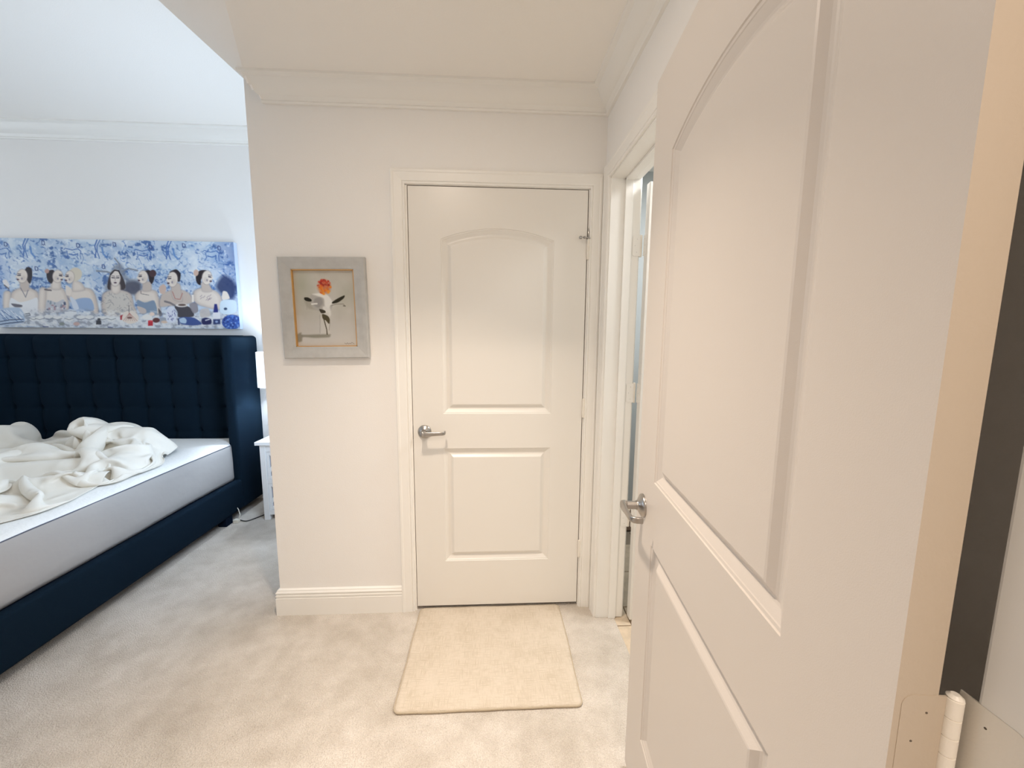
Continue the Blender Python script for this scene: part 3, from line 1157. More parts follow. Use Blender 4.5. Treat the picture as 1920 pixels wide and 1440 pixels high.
# 2 and 3
torso(TL, [(690, 800), (790, 740), (930, 750), (1000, 850), (1040, 1010), (1000, 1080), (720, 1100)])
torso(TL, [(625, 780), (710, 770), (700, 1120), (625, 1140)], SK)
torso(TL, [(790, 640), (900, 640), (910, 770), (790, 770)], SK)
A.smooth([(730, 930), (860, 960), (960, 920), (990, 1080), (740, 1110)], (190, 190, 196))
for k in range(26):
    A.ell(rng.uniform(740, 980), rng.uniform(940, 1090), rng.uniform(8, 20), rng.uniform(8, 18), rng.choice([(60, 70, 100), (150, 110, 120), (120, 136, 150), (226, 222, 220)]), 0, 0.8)
A.line([(700, 780), (780, 790)], 3.0, (90, 80, 84), 0.85)
A.smooth([(720, 520), (800, 500), (830, 560), (790, 690), (740, 660), (715, 590)], HR)
A.ell(718, 518, 30, 32, (186, 150, 140))
head(TL, 866, 590, 70, 88, SK, 1)
torso(TL, [(1000, 800), (1180, 745), (1330, 770), (1395, 870), (1450, 1110), (1370, 1110), (1320, 960), (1060, 960)])
torso(TL, [(1080, 650), (1190, 680), (1240, 780), (1080, 800)], SK)
A.smooth([(1060, 960), (1180, 900), (1330, 910), (1370, 1080), (1090, 1060)], (150, 172, 204))
A.smooth([(1040, 880), (1120, 930), (1170, 1050), (1100, 1060)], (206, 214, 226))
A.ell(1105, 560, 92, 96, (214, 204, 186))
head(TL, 1030, 600, 62, 88, SK, -1)
A.smooth([(980, 720), (1060, 770), (1050, 860), (990, 850)], SK)
# 4
A.T = TL
A.smooth([(1580, 560), (1650, 490), (1740, 560), (1800, 760), (1560, 770)], (62, 54, 58))
torso(TL, [(1480, 850), (1600, 780), (1730, 775), (1880, 830), (1930, 1000), (1960, 1150), (1520, 1150)], (206, 200, 192))
torso(TL, [(1610, 690), (1720, 690), (1730, 800), (1670, 840), (1610, 800)], SK)
for k in range(60):
    x0_, y0_ = rng.uniform(1490, 1900), rng.uniform(810, 1120)
    A.line([(x0_, y0_), (x0_ + rng.uniform(-30, 30), y0_ + rng.uniform(-30, 30))], 1.1, (140, 136, 138), 0.65)
head(TL, 1658, 612, 70, 112, (222, 212, 204), 0)
A.line([(1590, 560), (1640, 500), (1700, 505), (1730, 570)], 2.5, HR, 0.9)
# 5
torso(TR, [(265, 850), (330, 780), (470, 770), (570, 800), (620, 960), (640, 1150), (540, 1140), (500, 960), (300, 950)])
torso(TR, [(375, 680), (480, 660), (490, 780), (380, 790)], SK2)
A.smooth([(300, 920), (410, 960), (540, 930), (580, 1140), (340, 1080)], (128, 146, 168))
A.smooth([(600, 1040), (660, 1130), (620, 1160)], (50, 46, 52), 0.8)
A.smooth([(390, 510), (460, 495), (530, 590), (500, 690), (460, 640), (440, 560)], HR)
A.ell(505, 540, 50, 52, (72, 50, 56))
head(TR, 372, 592, 68, 92, SK, -1)
A.line([(350, 790), (350, 830), (460, 850)], 1.4, (120, 112, 112), 0.8)
# 6
torso(TR, [(630, 850), (760, 780), (910, 770), (1040, 830), (1070, 960), (720, 1010), (610, 1010)], SK2)
torso(TR, [(770, 690), (880, 680), (910, 800), (930, 940), (800, 900)], SK2)
A.smooth([(600, 740), (660, 690), (700, 740), (680, 830), (620, 820)], (206, 180, 166))
A.smooth([(740, 520), (830, 478), (895, 540), (885, 650), (850, 640), (830, 560)], HR)
head(TR, 785, 622, 72, 108, SK, -1)
A.line([(790, 800), (830, 900), (900, 910), (930, 820)], 1.6, (176, 120, 110), 0.9)
A.line([(690, 940), (760, 960), (830, 1000)], 4, (110, 106, 112), 0.8)
# 7
torso(TR, [(1080, 800), (1200, 740), (1390, 780), (1490, 880), (1480, 1060), (1120, 970)])
torso(TR, [(1200, 660), (1300, 690), (1340, 790), (1210, 790)], SK2)
A.smooth([(1500, 790), (1560, 800), (1600, 890), (1540, 910), (1490, 900)], SK)
A.smooth([(1110, 580), (1160, 495), (1260, 490), (1260, 560), (1190, 610), (1180, 700), (1130, 670)], HR)
A.ell(1112, 525, 36, 46, (206, 176, 160))
head(TR, 1268, 592, 70, 100, SK, 1)
for k in range(10):
    x0_, y0_ = rng.uniform(1170, 1320), rng.uniform(860, 930)
    A.line([(x0_, y0_), (x0_ + 26, y0_ - 26)], 1.0, (150, 130, 140), 0.8)
# table with its clutter
A.T = lambda x, y: (x, y)
A.poly([(0, 150), (60, 139), (140, 141), (230, 146), (330, 146), (400, 140), (460, 136), (460, 172), (0, 172)], (206, 208, 212), 0.85, 6)
n4 = A.fbm(8, 5, 21, 3)
msk = np.clip((A.Y - 132) / 10, 0, 1)
A.put(np.clip((n4 - 0.55) * 10, 0, 1) * msk * 0.6, (128, 132, 146))
A.put(np.clip((0.44 - n4) * 10, 0, 1) * msk * 0.6, (234, 234, 232))
A.T = TL
A.smooth([(40, 1080), (360, 1040), (440, 1200), (400, 1260), (60, 1290)], (170, 188, 210), 0.95)
for k in range(26):
    x0_, y0_ = rng.uniform(60, 380), rng.uniform(1070, 1200)
    A.line([(x0_, y0_), (x0_ + 40, y0_ + 40)], 1.4, rng.choice([(70, 96, 150), (232, 236, 240)]), 0.8)
A.line([(80, 1245), (240, 1215), (420, 1205)], 1.8, (60, 74, 104), 0.9)
A.line([(60, 1290), (200, 1265), (420, 1240)], 2.0, (60, 74, 104), 0.9)
A.line([(450, 1130), (500, 1120), (510, 1150), (460, 1155)], 2.0, (110, 116, 126), 0.9)
for x0_ in (560, 640, 760, 880, 1040, 1200, 1320, 1500, 1620):
    A.ell(x0_, 1170 + rng.uniform(-20, 40), 60, 26, (226, 226, 224), 0, 0.9)
    A.line([(x0_ - 60, 1190), (x0_, 1212), (x0_ + 60, 1190)], 1.2, (110, 116, 130), 0.8)
A.ell(1060, 1110, 85, 45, (222, 224, 226), 0, 0.95)
A.line([(990, 1090), (1060, 1080), (1130, 1090)], 1.3, (120, 130, 150), 0.8)
A.ell(945, 1270, 36, 24, (132, 140, 134))
A.ell(1145, 1270, 44, 26, (198, 166, 160))
A.poly([(1415, 1220), (1480, 1220), (1485, 1280), (1412, 1280)], (56, 56, 64))
A.ell(1450, 1205, 22, 18, (56, 56, 64))
A.poly([(1740, 1150), (1790, 1130), (1800, 1210), (1745, 1210)], (170, 50, 60))
A.line([(690, 1310), (760, 1315)], 2.0, (56, 66, 110), 0.8)
A.line([(1580, 1318), (1640, 1325)], 2.0, (56, 66, 110), 0.8)
A.T = TR
A.smooth([(100, 1210), (130, 1100), (230, 1080), (320, 1140), (320, 1230), (210, 1270)], (226, 214, 202))
for k in range(7):
    A.line([(200, 1110), (120 + k * 32, 1225)], 1.0, (176, 120, 110), 0.7)
A.line([(190, 1000), (195, 1100)], 1.2, (70, 66, 70), 0.8)
A.ell(205, 1180, 36, 14, (96, 60, 56), 0, 0.8)
A.smooth([(300, 1010), (420, 1050), (430, 1110), (350, 1110)], (196, 184, 178))
A.ell(450, 1170, 70, 40, (230, 228, 224))
A.ell(515, 1125, 36, 28, (232, 210, 196))
A.ell(575, 1215, 50, 36, (92, 50, 50))
A.poly([(462, 1230), (530, 1225), (532, 1295), (465, 1298)], (186, 44, 56))
A.ell(495, 1228, 34, 12, (206, 70, 78))
A.ell(690, 1240, 46, 20, (214, 190, 170))
A.smooth([(720, 1050), (760, 1010), (820, 1030), (860, 1150), (840, 1240), (730, 1240), (710, 1150)], (214, 218, 230))
for k in range(14):
    x0_, y0_ = rng.uniform(730, 840), rng.uniform(1060, 1220)
    A.line([(x0_, y0_), (x0_ + rng.uniform(-20, 20), y0_ + 22)], 1.5, (112, 116, 160), 0.8)
A.smooth([(830, 1010), (1010, 1010), (1090, 1080), (1090, 1160), (890, 1170), (870, 1090)], (70, 68, 76))
A.ell(925, 995, 85, 28, (222, 216, 210))
A.ell(930, 990, 55, 16, (96, 78, 72))
A.smooth([(1030, 980), (1130, 960), (1160, 1080), (1090, 1110)], (140, 134, 140), 0.9)
A.poly([(1062, 840), (1090, 840), (1098, 950), (1066, 950)], (234, 226, 216))
A.smooth([(1190, 1060), (1300, 1040), (1330, 1150), (1200, 1170)], (196, 188, 184), 0.9)
A.poly([(1385, 975), (1422, 975), (1440, 1070), (1440, 1100), (1375, 1100), (1378, 1060)], (40, 48, 120))
A.poly([(1370, 1100), (1465, 1095), (1480, 1190), (1370, 1190)], (222, 222, 226))
A.smooth([(1480, 930), (1680, 925), (1700, 1080), (1580, 1130), (1470, 1090)], (206, 222, 234))
A.ell(1545, 1045, 24, 18, (40, 62, 92))
A.smooth([(885, 1190), (960, 1165), (1110, 1180), (1220, 1270), (1080, 1290), (930, 1270)], (62, 84, 142))
A.smooth([(890, 1200), (960, 1175), (1000, 1210), (990, 1260), (920, 1250)], (176, 198, 220))
A.line([(885, 1200), (895, 1275)], 3, (44, 56, 96), 0.9)
A.smooth([(1215, 1200), (1270, 1175), (1345, 1200), (1345, 1270), (1230, 1275)], (36, 40, 88))
A.poly([(1375, 1200), (1475, 1200), (1480, 1270), (1380, 1275)], (48, 62, 110))
A.ell(1425, 1235, 20, 16, (150, 170, 206))
A.line([(1270, 1215), (1320, 1200)], 2.2, (220, 220, 226), 0.9)
A.ell(1640, 1240, 140, 110, (44, 76, 152), 0, 0.95)
for k in range(60):
    t, r_ = rng.uniform(0, 6.28), math.sqrt(rng.random())
    A.ell(1640 + 130 * r_ * math.cos(t), 1240 + 100 * r_ * math.sin(t), 12, 11, rng.choice([(30, 46, 110), (86, 126, 200), (60, 96, 176), (140, 170, 220)]), 0, 0.85)
o = A.mesh('printed_face', 'print', None, CX0, CX1, CZ0, CZ1, CY)
local(cv, o)

# ------------------------------------------------------------------ framed cow painting
pc = empty('framed_painting', (-0.7525, D, 1.2785))
pc.rotation_euler = (0, math.radians(-0.75), 0)
tag(pc, 'small painting of a cow with a red flower in a pale grey wooden frame', 'picture')
PW, PH, PFW = 0.379, 0.449, 0.053
FP = [(0, 0.002), (0, 0.026), (0.004, 0.030), (0.020, 0.0285), (0.040, 0.0245), (PFW - 0.003, 0.0235), (PFW, 0.021), (PFW, 0.002)]
hx = PW / 2
for (o_, L, Aa, ln) in (((-hx, 0, 0), (1, 0, 0), (0, 0, 1), PW), ((-hx, 0, PH), (1, 0, 0), (0, 0, -1), PW), ((-hx, 0, 0), (0, 0, 1), (1, 0, 0), PH), ((hx, 0, 0), (0, 0, 1), (-1, 0, 0), PH)):
    b = MB()
    b.prism(FP, o_, L, Aa, (0, -1, 0), ln, 1.0, -1.0)
    b.build('frame_bar', 'framegrey', pc)
b = MB()
ix, iz0, iz1 = hx - PFW, PFW, PH - PFW
b.box(-ix - 0.001, -ix + 0.0035, -0.0205, -0.003, iz0, iz1)
b.box(ix - 0.0035, ix + 0.001, -0.0205, -0.003, iz0, iz1)
b.box(-ix, ix, -0.0205, -0.003, iz0 - 0.001, iz0 + 0.0035)
b.box(-ix, ix, -0.0205, -0.003, iz1 - 0.0035, iz1 + 0.001)
tag(b.build('liner', 'gold', pc), label='thin gold inner liner')
A = Art(150, 190, (198, 196, 188))
A.T = lambda x, y: ((x - 330 - (y - 290) / 840 * 50) / 630 * 150, (y - 285) / 850 * 190)
g = A.fbm(50, 60, 4, 4)
A.put(np.clip((g - 0.5) * 4, 0, 1) * 0.4, (182, 180, 168))
A.put(np.clip((0.46 - g) * 5, 0, 1) * 0.4, (214, 212, 208))
A.put(np.clip(1 - np.hypot((A.X - 22) / 40, (A.Y - 40) / 55), 0, 1) * 0.8, (172, 174, 156))
A.put(np.clip(1 - np.hypot((A.X - 128) / 30, (A.Y - 60) / 40), 0, 1) * 0.6, (176, 178, 164))
A.smooth([(380, 850), (620, 830), (1000, 840), (1010, 1130), (390, 1130)], (208, 206, 204), 0.6, 14)
A.smooth([(375, 1000), (420, 975), (440, 1000), (700, 992), (718, 1010), (700, 1030), (560, 1036), (440, 1026), (425, 1072), (378, 1078)], (146, 144, 132), 0.95, 2)
A.smooth([(450, 600), (520, 610), (540, 690), (570, 720), (500, 710), (465, 660)], (164, 160, 148), 0.7, 3)
A.smooth([(520, 560), (600, 535), (690, 550), (740, 640), (715, 740), (620, 745), (540, 700), (515, 640)], (180, 178, 174), 0.95, 2)
A.smooth([(535, 550), (640, 535), (700, 570), (740, 640), (700, 700), (660, 680), (650, 600), (580, 570)], (236, 236, 232), 0.95, 2)
A.smooth([(560, 600), (620, 590), (640, 650), (600, 700), (550, 670)], (152, 150, 148), 0.8, 2)
A.line([(530, 660), (580, 655)], 4, (238, 238, 234), 0.9)
A.smooth([(640, 690), (710, 690), (720, 790), (660, 770)], (232, 232, 228), 0.9, 2)
A.poly([(622, 745), (705, 755), (712, 990), (618, 990)], (214, 212, 206), 0.75, 3)
A.smooth([(455, 588), (490, 588), (525, 610), (522, 632), (480, 628), (455, 612)], (38, 36, 24))
A.smooth([(735, 640), (790, 600), (860, 565), (855, 595), (800, 640), (745, 655)], (42, 40, 26))
A.line([(720, 680), (780, 660), (850, 660), (868, 680)], 1.4, (120, 116, 104), 0.8)
A.line([(850, 680), (870, 682)], 2.0, (80, 76, 66), 0.9)
A.smooth([(605, 715), (660, 730), (668, 755), (625, 760)], (62, 56, 44))
A.smooth([(635, 770), (690, 790), (712, 830), (705, 880), (670, 840), (640, 820)], (84, 76, 54))
A.line([(650, 820), (665, 880), (680, 940), (685, 995)], 2.6, (84, 78, 60), 0.95)
A.line([(612, 780), (612, 985)], 1.0, (150, 146, 140), 0.8)
A.line([(715, 860), (705, 950)], 1.2, (140, 136, 128), 0.7)
A.line([(480, 640), (478, 720)], 1.2, (160, 156, 146), 0.7)
rng = random.Random(5)
A.ell(655, 470, 62, 74, (204, 104, 58), 0, 0.8, 5)
for k in range(70):
    t, r_ = rng.uniform(0, 6.28), math.sqrt(rng.random())
    x0_, y0_ = 655 + 70 * r_ * math.cos(t), 470 + 80 * r_ * math.sin(t)
    red = y0_ < 460
    A.ell(x0_, y0_, rng.uniform(6, 14), rng.uniform(6, 16), rng.choice([(184, 52, 36), (206, 70, 46), (150, 40, 36)] if red else [(222, 110, 44), (232, 150, 50), (206, 84, 44)]), rng.uniform(0, 3), 0.7, 1)
A.line([(865, 1095), (885, 1105), (895, 1092), (905, 1106), (920, 1096), (930, 1104), (940, 1088), (965, 1104)], 0.9, (110, 106, 100), 0.85)
A.mesh('painted_panel', 'painting', pc, -ix, ix, iz0, iz1, -0.0075)

# ------------------------------------------------------------------ bed
bed = empty('bed', (-2.93, 2.2, 0))
tag(bed, 'dark navy upholstered bed with tufted winged headboard against the bedroom wall', 'bed')
BX0, BX1 = -3.99, -1.900
parts = []
# tufted headboard
CW = 0.1946
nx, nz = 150, 84
hx0, hx1, hz0, hz1 = BX0 + 0.05, BX1 - 0.055, 0.25, 1.368
YH = 3.150
vs, fs = [], []
for j in range(nz + 1):
    for i in range(nx + 1):
        x = hx0 + (hx1 - hx0) * i / nx
        z = hz0 + (hz1 - hz0) * j / nz
        u = (x + 2.116) / CW
        v = (z - 1.195) / 0.1915
        fu = abs(u - round(u)) * 2
        fv = abs(v - round(v)) * 2
        if z > 1.195:
            fv = min(1.0, (z - 1.195) / 0.1915 * 2)
        pil = (fu * (2 - fu)) ** 0.55 * (0.40 + 0.60 * (fv * (2 - fv)) ** 0.5)
        pil = 0.35 * pil + 0.65 * math.sqrt(max(0.0, 1 - (1 - fu) ** 2.4)) * (0.72 + 0.28 * math.sqrt(max(0.0, 1 - (1 - fv) ** 2.4)))
        rr = math.hypot(fu * CW / 2, fv * 0.19 / 2)
        dip = math.exp(-(rr / 0.022) ** 2)
        e = min(1.0, max(0.0, (hz1 - z) / 0.05))
        edge = math.sqrt(1 - (1 - e) ** 2)
        y = YH - (0.034 * pil - 0.020 * dip) * (0.25 + 0.75 * edge) + 0.045 * (1 - edge)
        vs.append((x, y, z + 0.006 * (1 - edge)))
for j in range(nz):
    for i in range(nx):
        a = j * (nx + 1) + i
        fs.append((a, a + 1, a + nx + 2, a + nx + 1))
b = MB()
b.add(vs, fs)
hb = b.build('headboard', 'navy', None, smooth=True, recalc=False)
parts.append(hb)
b = MB()
b.box(BX0 + 0.02, BX1 - 0.02, YH + 0.035, YB - 0.008, 0.06, 1.368)
o = b.build('headboard_back', 'navy', None, bevel=0.02, seg=3)
parts.append(o)
btn = None
for r_ in range(5):
    for c_ in range(10):
        x, z = -2.116 - c_ * CW, 1.195 - r_ * 0.1915
        if btn is None:
            bb = MB()
            bb.lathe([(0.001, 0.0055), (0.006, 0.0045), (0.0095, 0.001), (0.010, -0.003)], (0, 0, 0), (0, -1, 0), 12)
            btn = bb.build('button', 'navy_dark', None, smooth=True)
            o = btn
        else:
            o = bpy.data.objects.new('button', btn.data)
            COL.objects.link(o)
        o.location = (x, YH + 0.012, z)
        o.parent = hb
# wings
for x0, x1 in ((BX1 - 0.075, BX1), (BX0, BX0 + 0.075)):
    b = MB()
    prof = []
    b.box(x0, x1, 2.935, YB - 0.006, 0.055, 1.372)
    o = b.build('wing', 'navy', None, bevel=0.028, seg=4, smooth=True)
    parts.append(o)
# rails
for x0, x1 in ((BX1 - 0.055, BX1), (BX0, BX0 + 0.055)):
    b = MB()
    b.box(x0, x1, 1.035, 2.955, 0.062, 0.290)
    o = b.build('side_rail', 'navy', None, bevel=0.018, seg=4, smooth=True)
    parts.append(o)
b = MB()
b.box(BX0, BX1, 1.00, 1.055, 0.062, 0.290)
o = b.build('foot_rail', 'navy', None, bevel=0.018, seg=4, smooth=True)
parts.append(o)
b = MB()
b.box(BX0 + 0.05, BX1 - 0.05, 1.05, 3.17, 0.225, 0.278)
o = b.build('slat_base', 'navy_dark', None)
parts.append(o)
for lx, ly in ((BX1 - 0.042, 2.795), (BX1 - 0.042, 1.10), (BX0 + 0.042, 2.795), (BX0 + 0.042, 1.10)):
    b = MB()
    b.box(lx - 0.03, lx + 0.03, ly - 0.035, ly + 0.035, 0.0, 0.066)
    o = b.build('leg', 'navy_dark', None, bevel=0.004)
    parts.append(o)
local(bed, *parts)

# mattress
MX0, MX1, MY0, MY1 = -3.925, -1.948, 1.065, 3.118
b = MB()
loops = []
prof = [(0.05, 0.279), (0.012, 0.286), (0.002, 0.31), (0.0, 0.36), (-0.004, 0.43), (-0.003, 0.50), (0.0, 0.545), (0.004, 0.556), (0.016, 0.567), (0.04, 0.574), (0.08, 0.579), (0.16, 0.582)]
base = rrect(MX0, MX1, MY0, MY1, 0.085, 8, 0.05)
for ins, z in prof:
    q = inset(base, ins) if ins < 0.07 else [((x - (MX0 + MX1) / 2) * (1 - ins / 1.0) + (MX0 + MX1) / 2, (y - (MY0 + MY1) / 2) * (1 - ins / 1.0) + (MY0 + MY1) / 2) for x, y in base]
    loops.append([(x + 0.006 * noise.noise(Vector((x * 3, y * 3, z * 5))), y + 0.006 * noise.noise(Vector((y * 3, x * 3, z * 5 + 4))), z + 0.004 * noise.noise(Vector((x * 5, y * 5, 8)))) for x, y in q])
n = len(base)
b.rings(loops)
mt = b.build('mattress', 'mattress', None, smooth=True)
mt.data.materials.append(M['mattress_top'])
for p in mt.data.polygons:
    if p.index // len(base) >= 7:
        p.material_index = 1
tag(mt, 'bare white mattress with grey sides on the navy bed', 'mattress')
q = inset(base, 0.0040)
bb = MB()
pts = [(x, y, 0.5575 + 0.003 * noise.noise(Vector((x * 5, y * 5, 8)))) for x, y in q]
rings = []
n = len(pts)
for i in range(n):
    p = Vector(pts[i])
    t = (Vector(pts[(i + 1) % n]) - Vector(pts[i - 1])).normalized()
    nn = Vector((t.y, -t.x, 0))
    rings.append([p + nn * 0.0026 * math.cos(k * PI / 4) + Vector((0, 0, 0.0026 * math.sin(k * PI / 4))) for k in range(8)])
rings.append(rings[0])
bb.rings(rings, cap=False)
tag(bb.build('piping', 'piping', mt, smooth=True), label='thin dark piping round the top edge')

# ------------------------------------------------------------------ crumpled sheet: a small cloth solver lets surplus fabric fall over soft rolls
def settle_sheet():
    srng = np.random.RandomState(3)
    NX, NY = 118, 102
    EX=1.55
    ZM=0.584
    # footprint (s along left->right, t front->back)
    def lerp_poly(P,t):
        P=np.array(P);k=np.linspace(0,1,len(P));return np.stack([np.interp(t,k,P[:,0]),np.interp(t,k,P[:,1])],-1)
    front=[(-3.7,1.35),(-3.0,1.30),(-2.5,1.42),(-2.16,1.60)]
    right=[(-2.16,1.60),(-2.12,1.80),(-2.06,1.98),(-2.03,2.12),(-2.02,2.35),(-2.10,2.58),(-2.28,2.78)]
    back=[(-3.7,2.85),(-3.2,2.92),(-2.8,2.95),(-2.5,2.90),(-2.28,2.78)]
    left=[(-3.7,1.35),(-3.72,2.1),(-3.7,2.85)]
    s=np.linspace(0,1,NX);t=np.linspace(0,1,NY)
    SS,TT=np.meshgrid(s,t)
    f=lerp_poly(front,SS.ravel()).reshape(NY,NX,2);b=lerp_poly(back,SS.ravel()).reshape(NY,NX,2)
    l=lerp_poly(left,TT.ravel()).reshape(NY,NX,2);r=lerp_poly(right,TT.ravel()).reshape(NY,NX,2)
    S3,T3=SS[...,None],TT[...,None]
    c00,c10,c01,c11=[np.array(q) for q in (front[0],front[-1],back[0],back[-1])]
    XY=(1-T3)*f+T3*b+(1-S3)*l+S3*r-((1-S3)*(1-T3)*c00+S3*(1-T3)*c10+(1-S3)*T3*c01+S3*T3*c11)
    # collider envelope: soft rolls
    rolls=[((-2.62,2.62),(-2.26,2.60),.15,.185),((-2.25,2.60),(-2.16,2.32),.13,.10),((-2.9,2.1),(-2.35,2.25),.11,.09),((-3.6,2.3),(-2.7,2.35),.16,.12),
     ((-2.75,1.75),(-2.30,1.80),.14,.05),((-3.6,2.75),(-3.3,2.75),.13,.17),((-3.5,1.7),(-3.0,1.6),.2,.08),((-2.35,2.0),(-2.2,2.1),.09,.06)]
    def H(x,y):
        h=np.zeros_like(x)
        for (x0,y0),(x1,y1),w,a in rolls:
            dx,dy=x1-x0,y1-y0;L=dx*dx+dy*dy
            q=np.clip(((x-x0)*dx+(y-y0)*dy)/L,0,1)
            d=np.hypot(x-x0-q*dx,y-y0-q*dy)/w
            h=np.maximum(h,a*np.sqrt(np.clip(1-d*d*.9,0,1))*np.clip(1.3-d,0,1))
        return ZM+h
    def smooth_noise(n,m,k):
        g=srng.randn(k,k);u=np.linspace(0,k-1.001,m);v=np.linspace(0,k-1.001,n)
        iu,iv=u.astype(int),v.astype(int);fu,fv=u-iu,v-iv;fu=fu*fu*(3-2*fu);fv=fv*fv*(3-2*fv)
        a=g[np.ix_(iv,iu)]*(1-fu)+g[np.ix_(iv,iu+1)]*fu; c=g[np.ix_(iv+1,iu)]*(1-fu)+g[np.ix_(iv+1,iu+1)]*fu
        return a*(1-fv)[:,None]+c*fv[:,None]
    P=np.zeros((NY,NX,3));P[...,:2]=XY
    P[...,0]+=.05*smooth_noise(NY,NX,7);P[...,1]+=.05*smooth_noise(NY,NX,7)
    P[...,2]=H(P[...,0],P[...,1])+.03+.05*smooth_noise(NY,NX,9)+.035*smooth_noise(NY,NX,20)
    P[...,2]=np.maximum(P[...,2],H(P[...,0],P[...,1])+.004)
    # rest lengths: local footprint lengths times excess (varying)
    exc=EX+.25*smooth_noise(NY,NX,5)
    exc=np.clip(exc,1.08,2.0)
    def rest(k,ax):
        B=XY
        if ax==0: d=np.linalg.norm(B[:,k:]-B[:,:-k],axis=-1);e=(exc[:,k:]+exc[:,:-k])/2
        else: d=np.linalg.norm(B[k:]-B[:-k],axis=-1);e=(exc[k:]+exc[:-k])/2
        return d*e
    V=np.zeros_like(P)
    def con(a,b,L,k,mode=0):
        d=b-a;n=np.linalg.norm(d,axis=-1,keepdims=True)+1e-9
        c=(n-L[...,None])
        if mode==1: c=np.minimum(c,0)
        if mode==2: c=np.maximum(c,0)
        q=d/n*c*.5*k
        return q
    R={(k,ax):rest(k,ax) for k in (1,2,4,7) for ax in (0,1)}
    Rd=[np.linalg.norm(XY[1:,1:]-XY[:-1,:-1],axis=-1)*exc[1:,1:],np.linalg.norm(XY[1:,:-1]-XY[:-1,1:],axis=-1)*exc[1:,1:]]
    def solve():
        nonlocal P
        for k,st,m in ((1,.9,0),(2,.35,1),(4,.07,1),(7,.015,1)):
            for ax in (0,1):
                L=R[(k,ax)]*(1 if k==1 else (.97 if k==2 else .92 if k==4 else .80))
                for o in range(2*k) if k<=2 else range(0,2*k):
                    # color by blocks
                    if ax==0:
                        idx=np.arange(0,NX-k); idx=idx[(idx%(2*k))==o] if True else idx
                        if len(idx)==0: continue
                        q=con(P[:,idx],P[:,idx+k],L[:,idx],st,m);P[:,idx]+=q;P[:,idx+k]-=q
                    else:
                        idx=np.arange(0,NY-k); idx=idx[(idx%(2*k))==o]
                        if len(idx)==0: continue
                        q=con(P[idx],P[idx+k],L[idx],st,m);P[idx]+=q;P[idx+k]-=q
        for o in range(2):
            i=np.arange(o,NY-1,2)
            q=con(P[i][:,:-1],P[i+1][:,1:],Rd[0][i],.3);P[np.ix_(i,np.arange(NX-1))]+=q;P[np.ix_(i+1,np.arange(1,NX))]-=q
            q=con(P[i][:,1:],P[i+1][:,:-1],Rd[1][i],.3);P[np.ix_(i,np.arange(1,NX))]+=q;P[np.ix_(i+1,np.arange(NX-1))]-=q
    def selfcol(md=.016):
        F=P.reshape(-1,3);n=len(F)
        C=np.floor(F/md).astype(np.int64);C-=C.min(0);C+=1
        D=C.max(0)+2
        key=(C[:,0]*D[1]+C[:,1])*D[2]+C[:,2]
        o=np.argsort(key,kind='stable');ks=key[o]
        ii=np.arange(n)//NX;jj=np.arange(n)%NX
        acc=np.zeros_like(F);cnt=np.zeros(n)
        for dx in (-1,0,1):
            for dy in (-1,0,1):
                for dz in (-1,0,1):
                    k2=key+(dx*D[1]+dy)*D[2]+dz
                    st=np.searchsorted(ks,k2,'left');en=np.searchsorted(ks,k2,'right')
                    for m in range(4):
                        ok=np.where(st+m<en)[0]
                        if len(ok)==0: break
                        q=o[st[ok]+m]
                        far=(np.abs(ii[ok]-ii[q])>1)|(np.abs(jj[ok]-jj[q])>1)
                        a=ok[far];c=q[far];d=F[a]-F[c];L=np.linalg.norm(d,axis=1)+1e-9
                        h=L<md;a,c,d,L=a[h],c[h],d[h],L[h]
                        np.add.at(acc,a,d/L[:,None]*((md-L)*.5)[:,None]);np.add.at(cnt,a,1)
        F+=acc/np.maximum(cnt,1)[:,None]
    for it in range(260):
        V*=.93
        V[...,2]-=.0006
        old=P.copy();P+=V
        for _ in range(3): solve()
        if it%2==0: selfcol()
        hh=H(P[...,0],P[...,1])+.005
        pen=P[...,2]<hh
        P[...,2]=np.where(pen,hh,P[...,2])
        # friction and keep on the bed
        P[pen,:2]=old[pen,:2]+(P[pen,:2]-old[pen,:2])*.35
        P[...,0]=np.clip(P[...,0],-3.85,-2.01)
        P[...,1]=np.clip(P[...,1],1.1,3.03)
        V=P-old
        mx=np.linalg.norm(V,axis=-1,keepdims=True);V*=np.minimum(1,.03/(mx+1e-9))
    return P

_P = settle_sheet()
_ny, _nx = _P.shape[:2]
b = MB()
b.add(_P.reshape(-1, 3).tolist(), [(j * _nx + i, j * _nx + i + 1, (j + 1) * _nx + i + 1, (j + 1) * _nx + i) for j in range(_ny - 1) for i in range(_nx - 1)])
sh = b.build('crumpled_sheet', 'sheet', None, smooth=True, recalc=False)
so = sh.modifiers.new('thickness', 'SOLIDIFY')
so.thickness = 0.004
so.offset = 0.0
sb = sh.modifiers.new('sub', 'SUBSURF')
sb.levels = 1
sb.render_levels = 1
tag(sh, 'rumpled white cotton sheet heaped on the bare mattress', 'bedding')


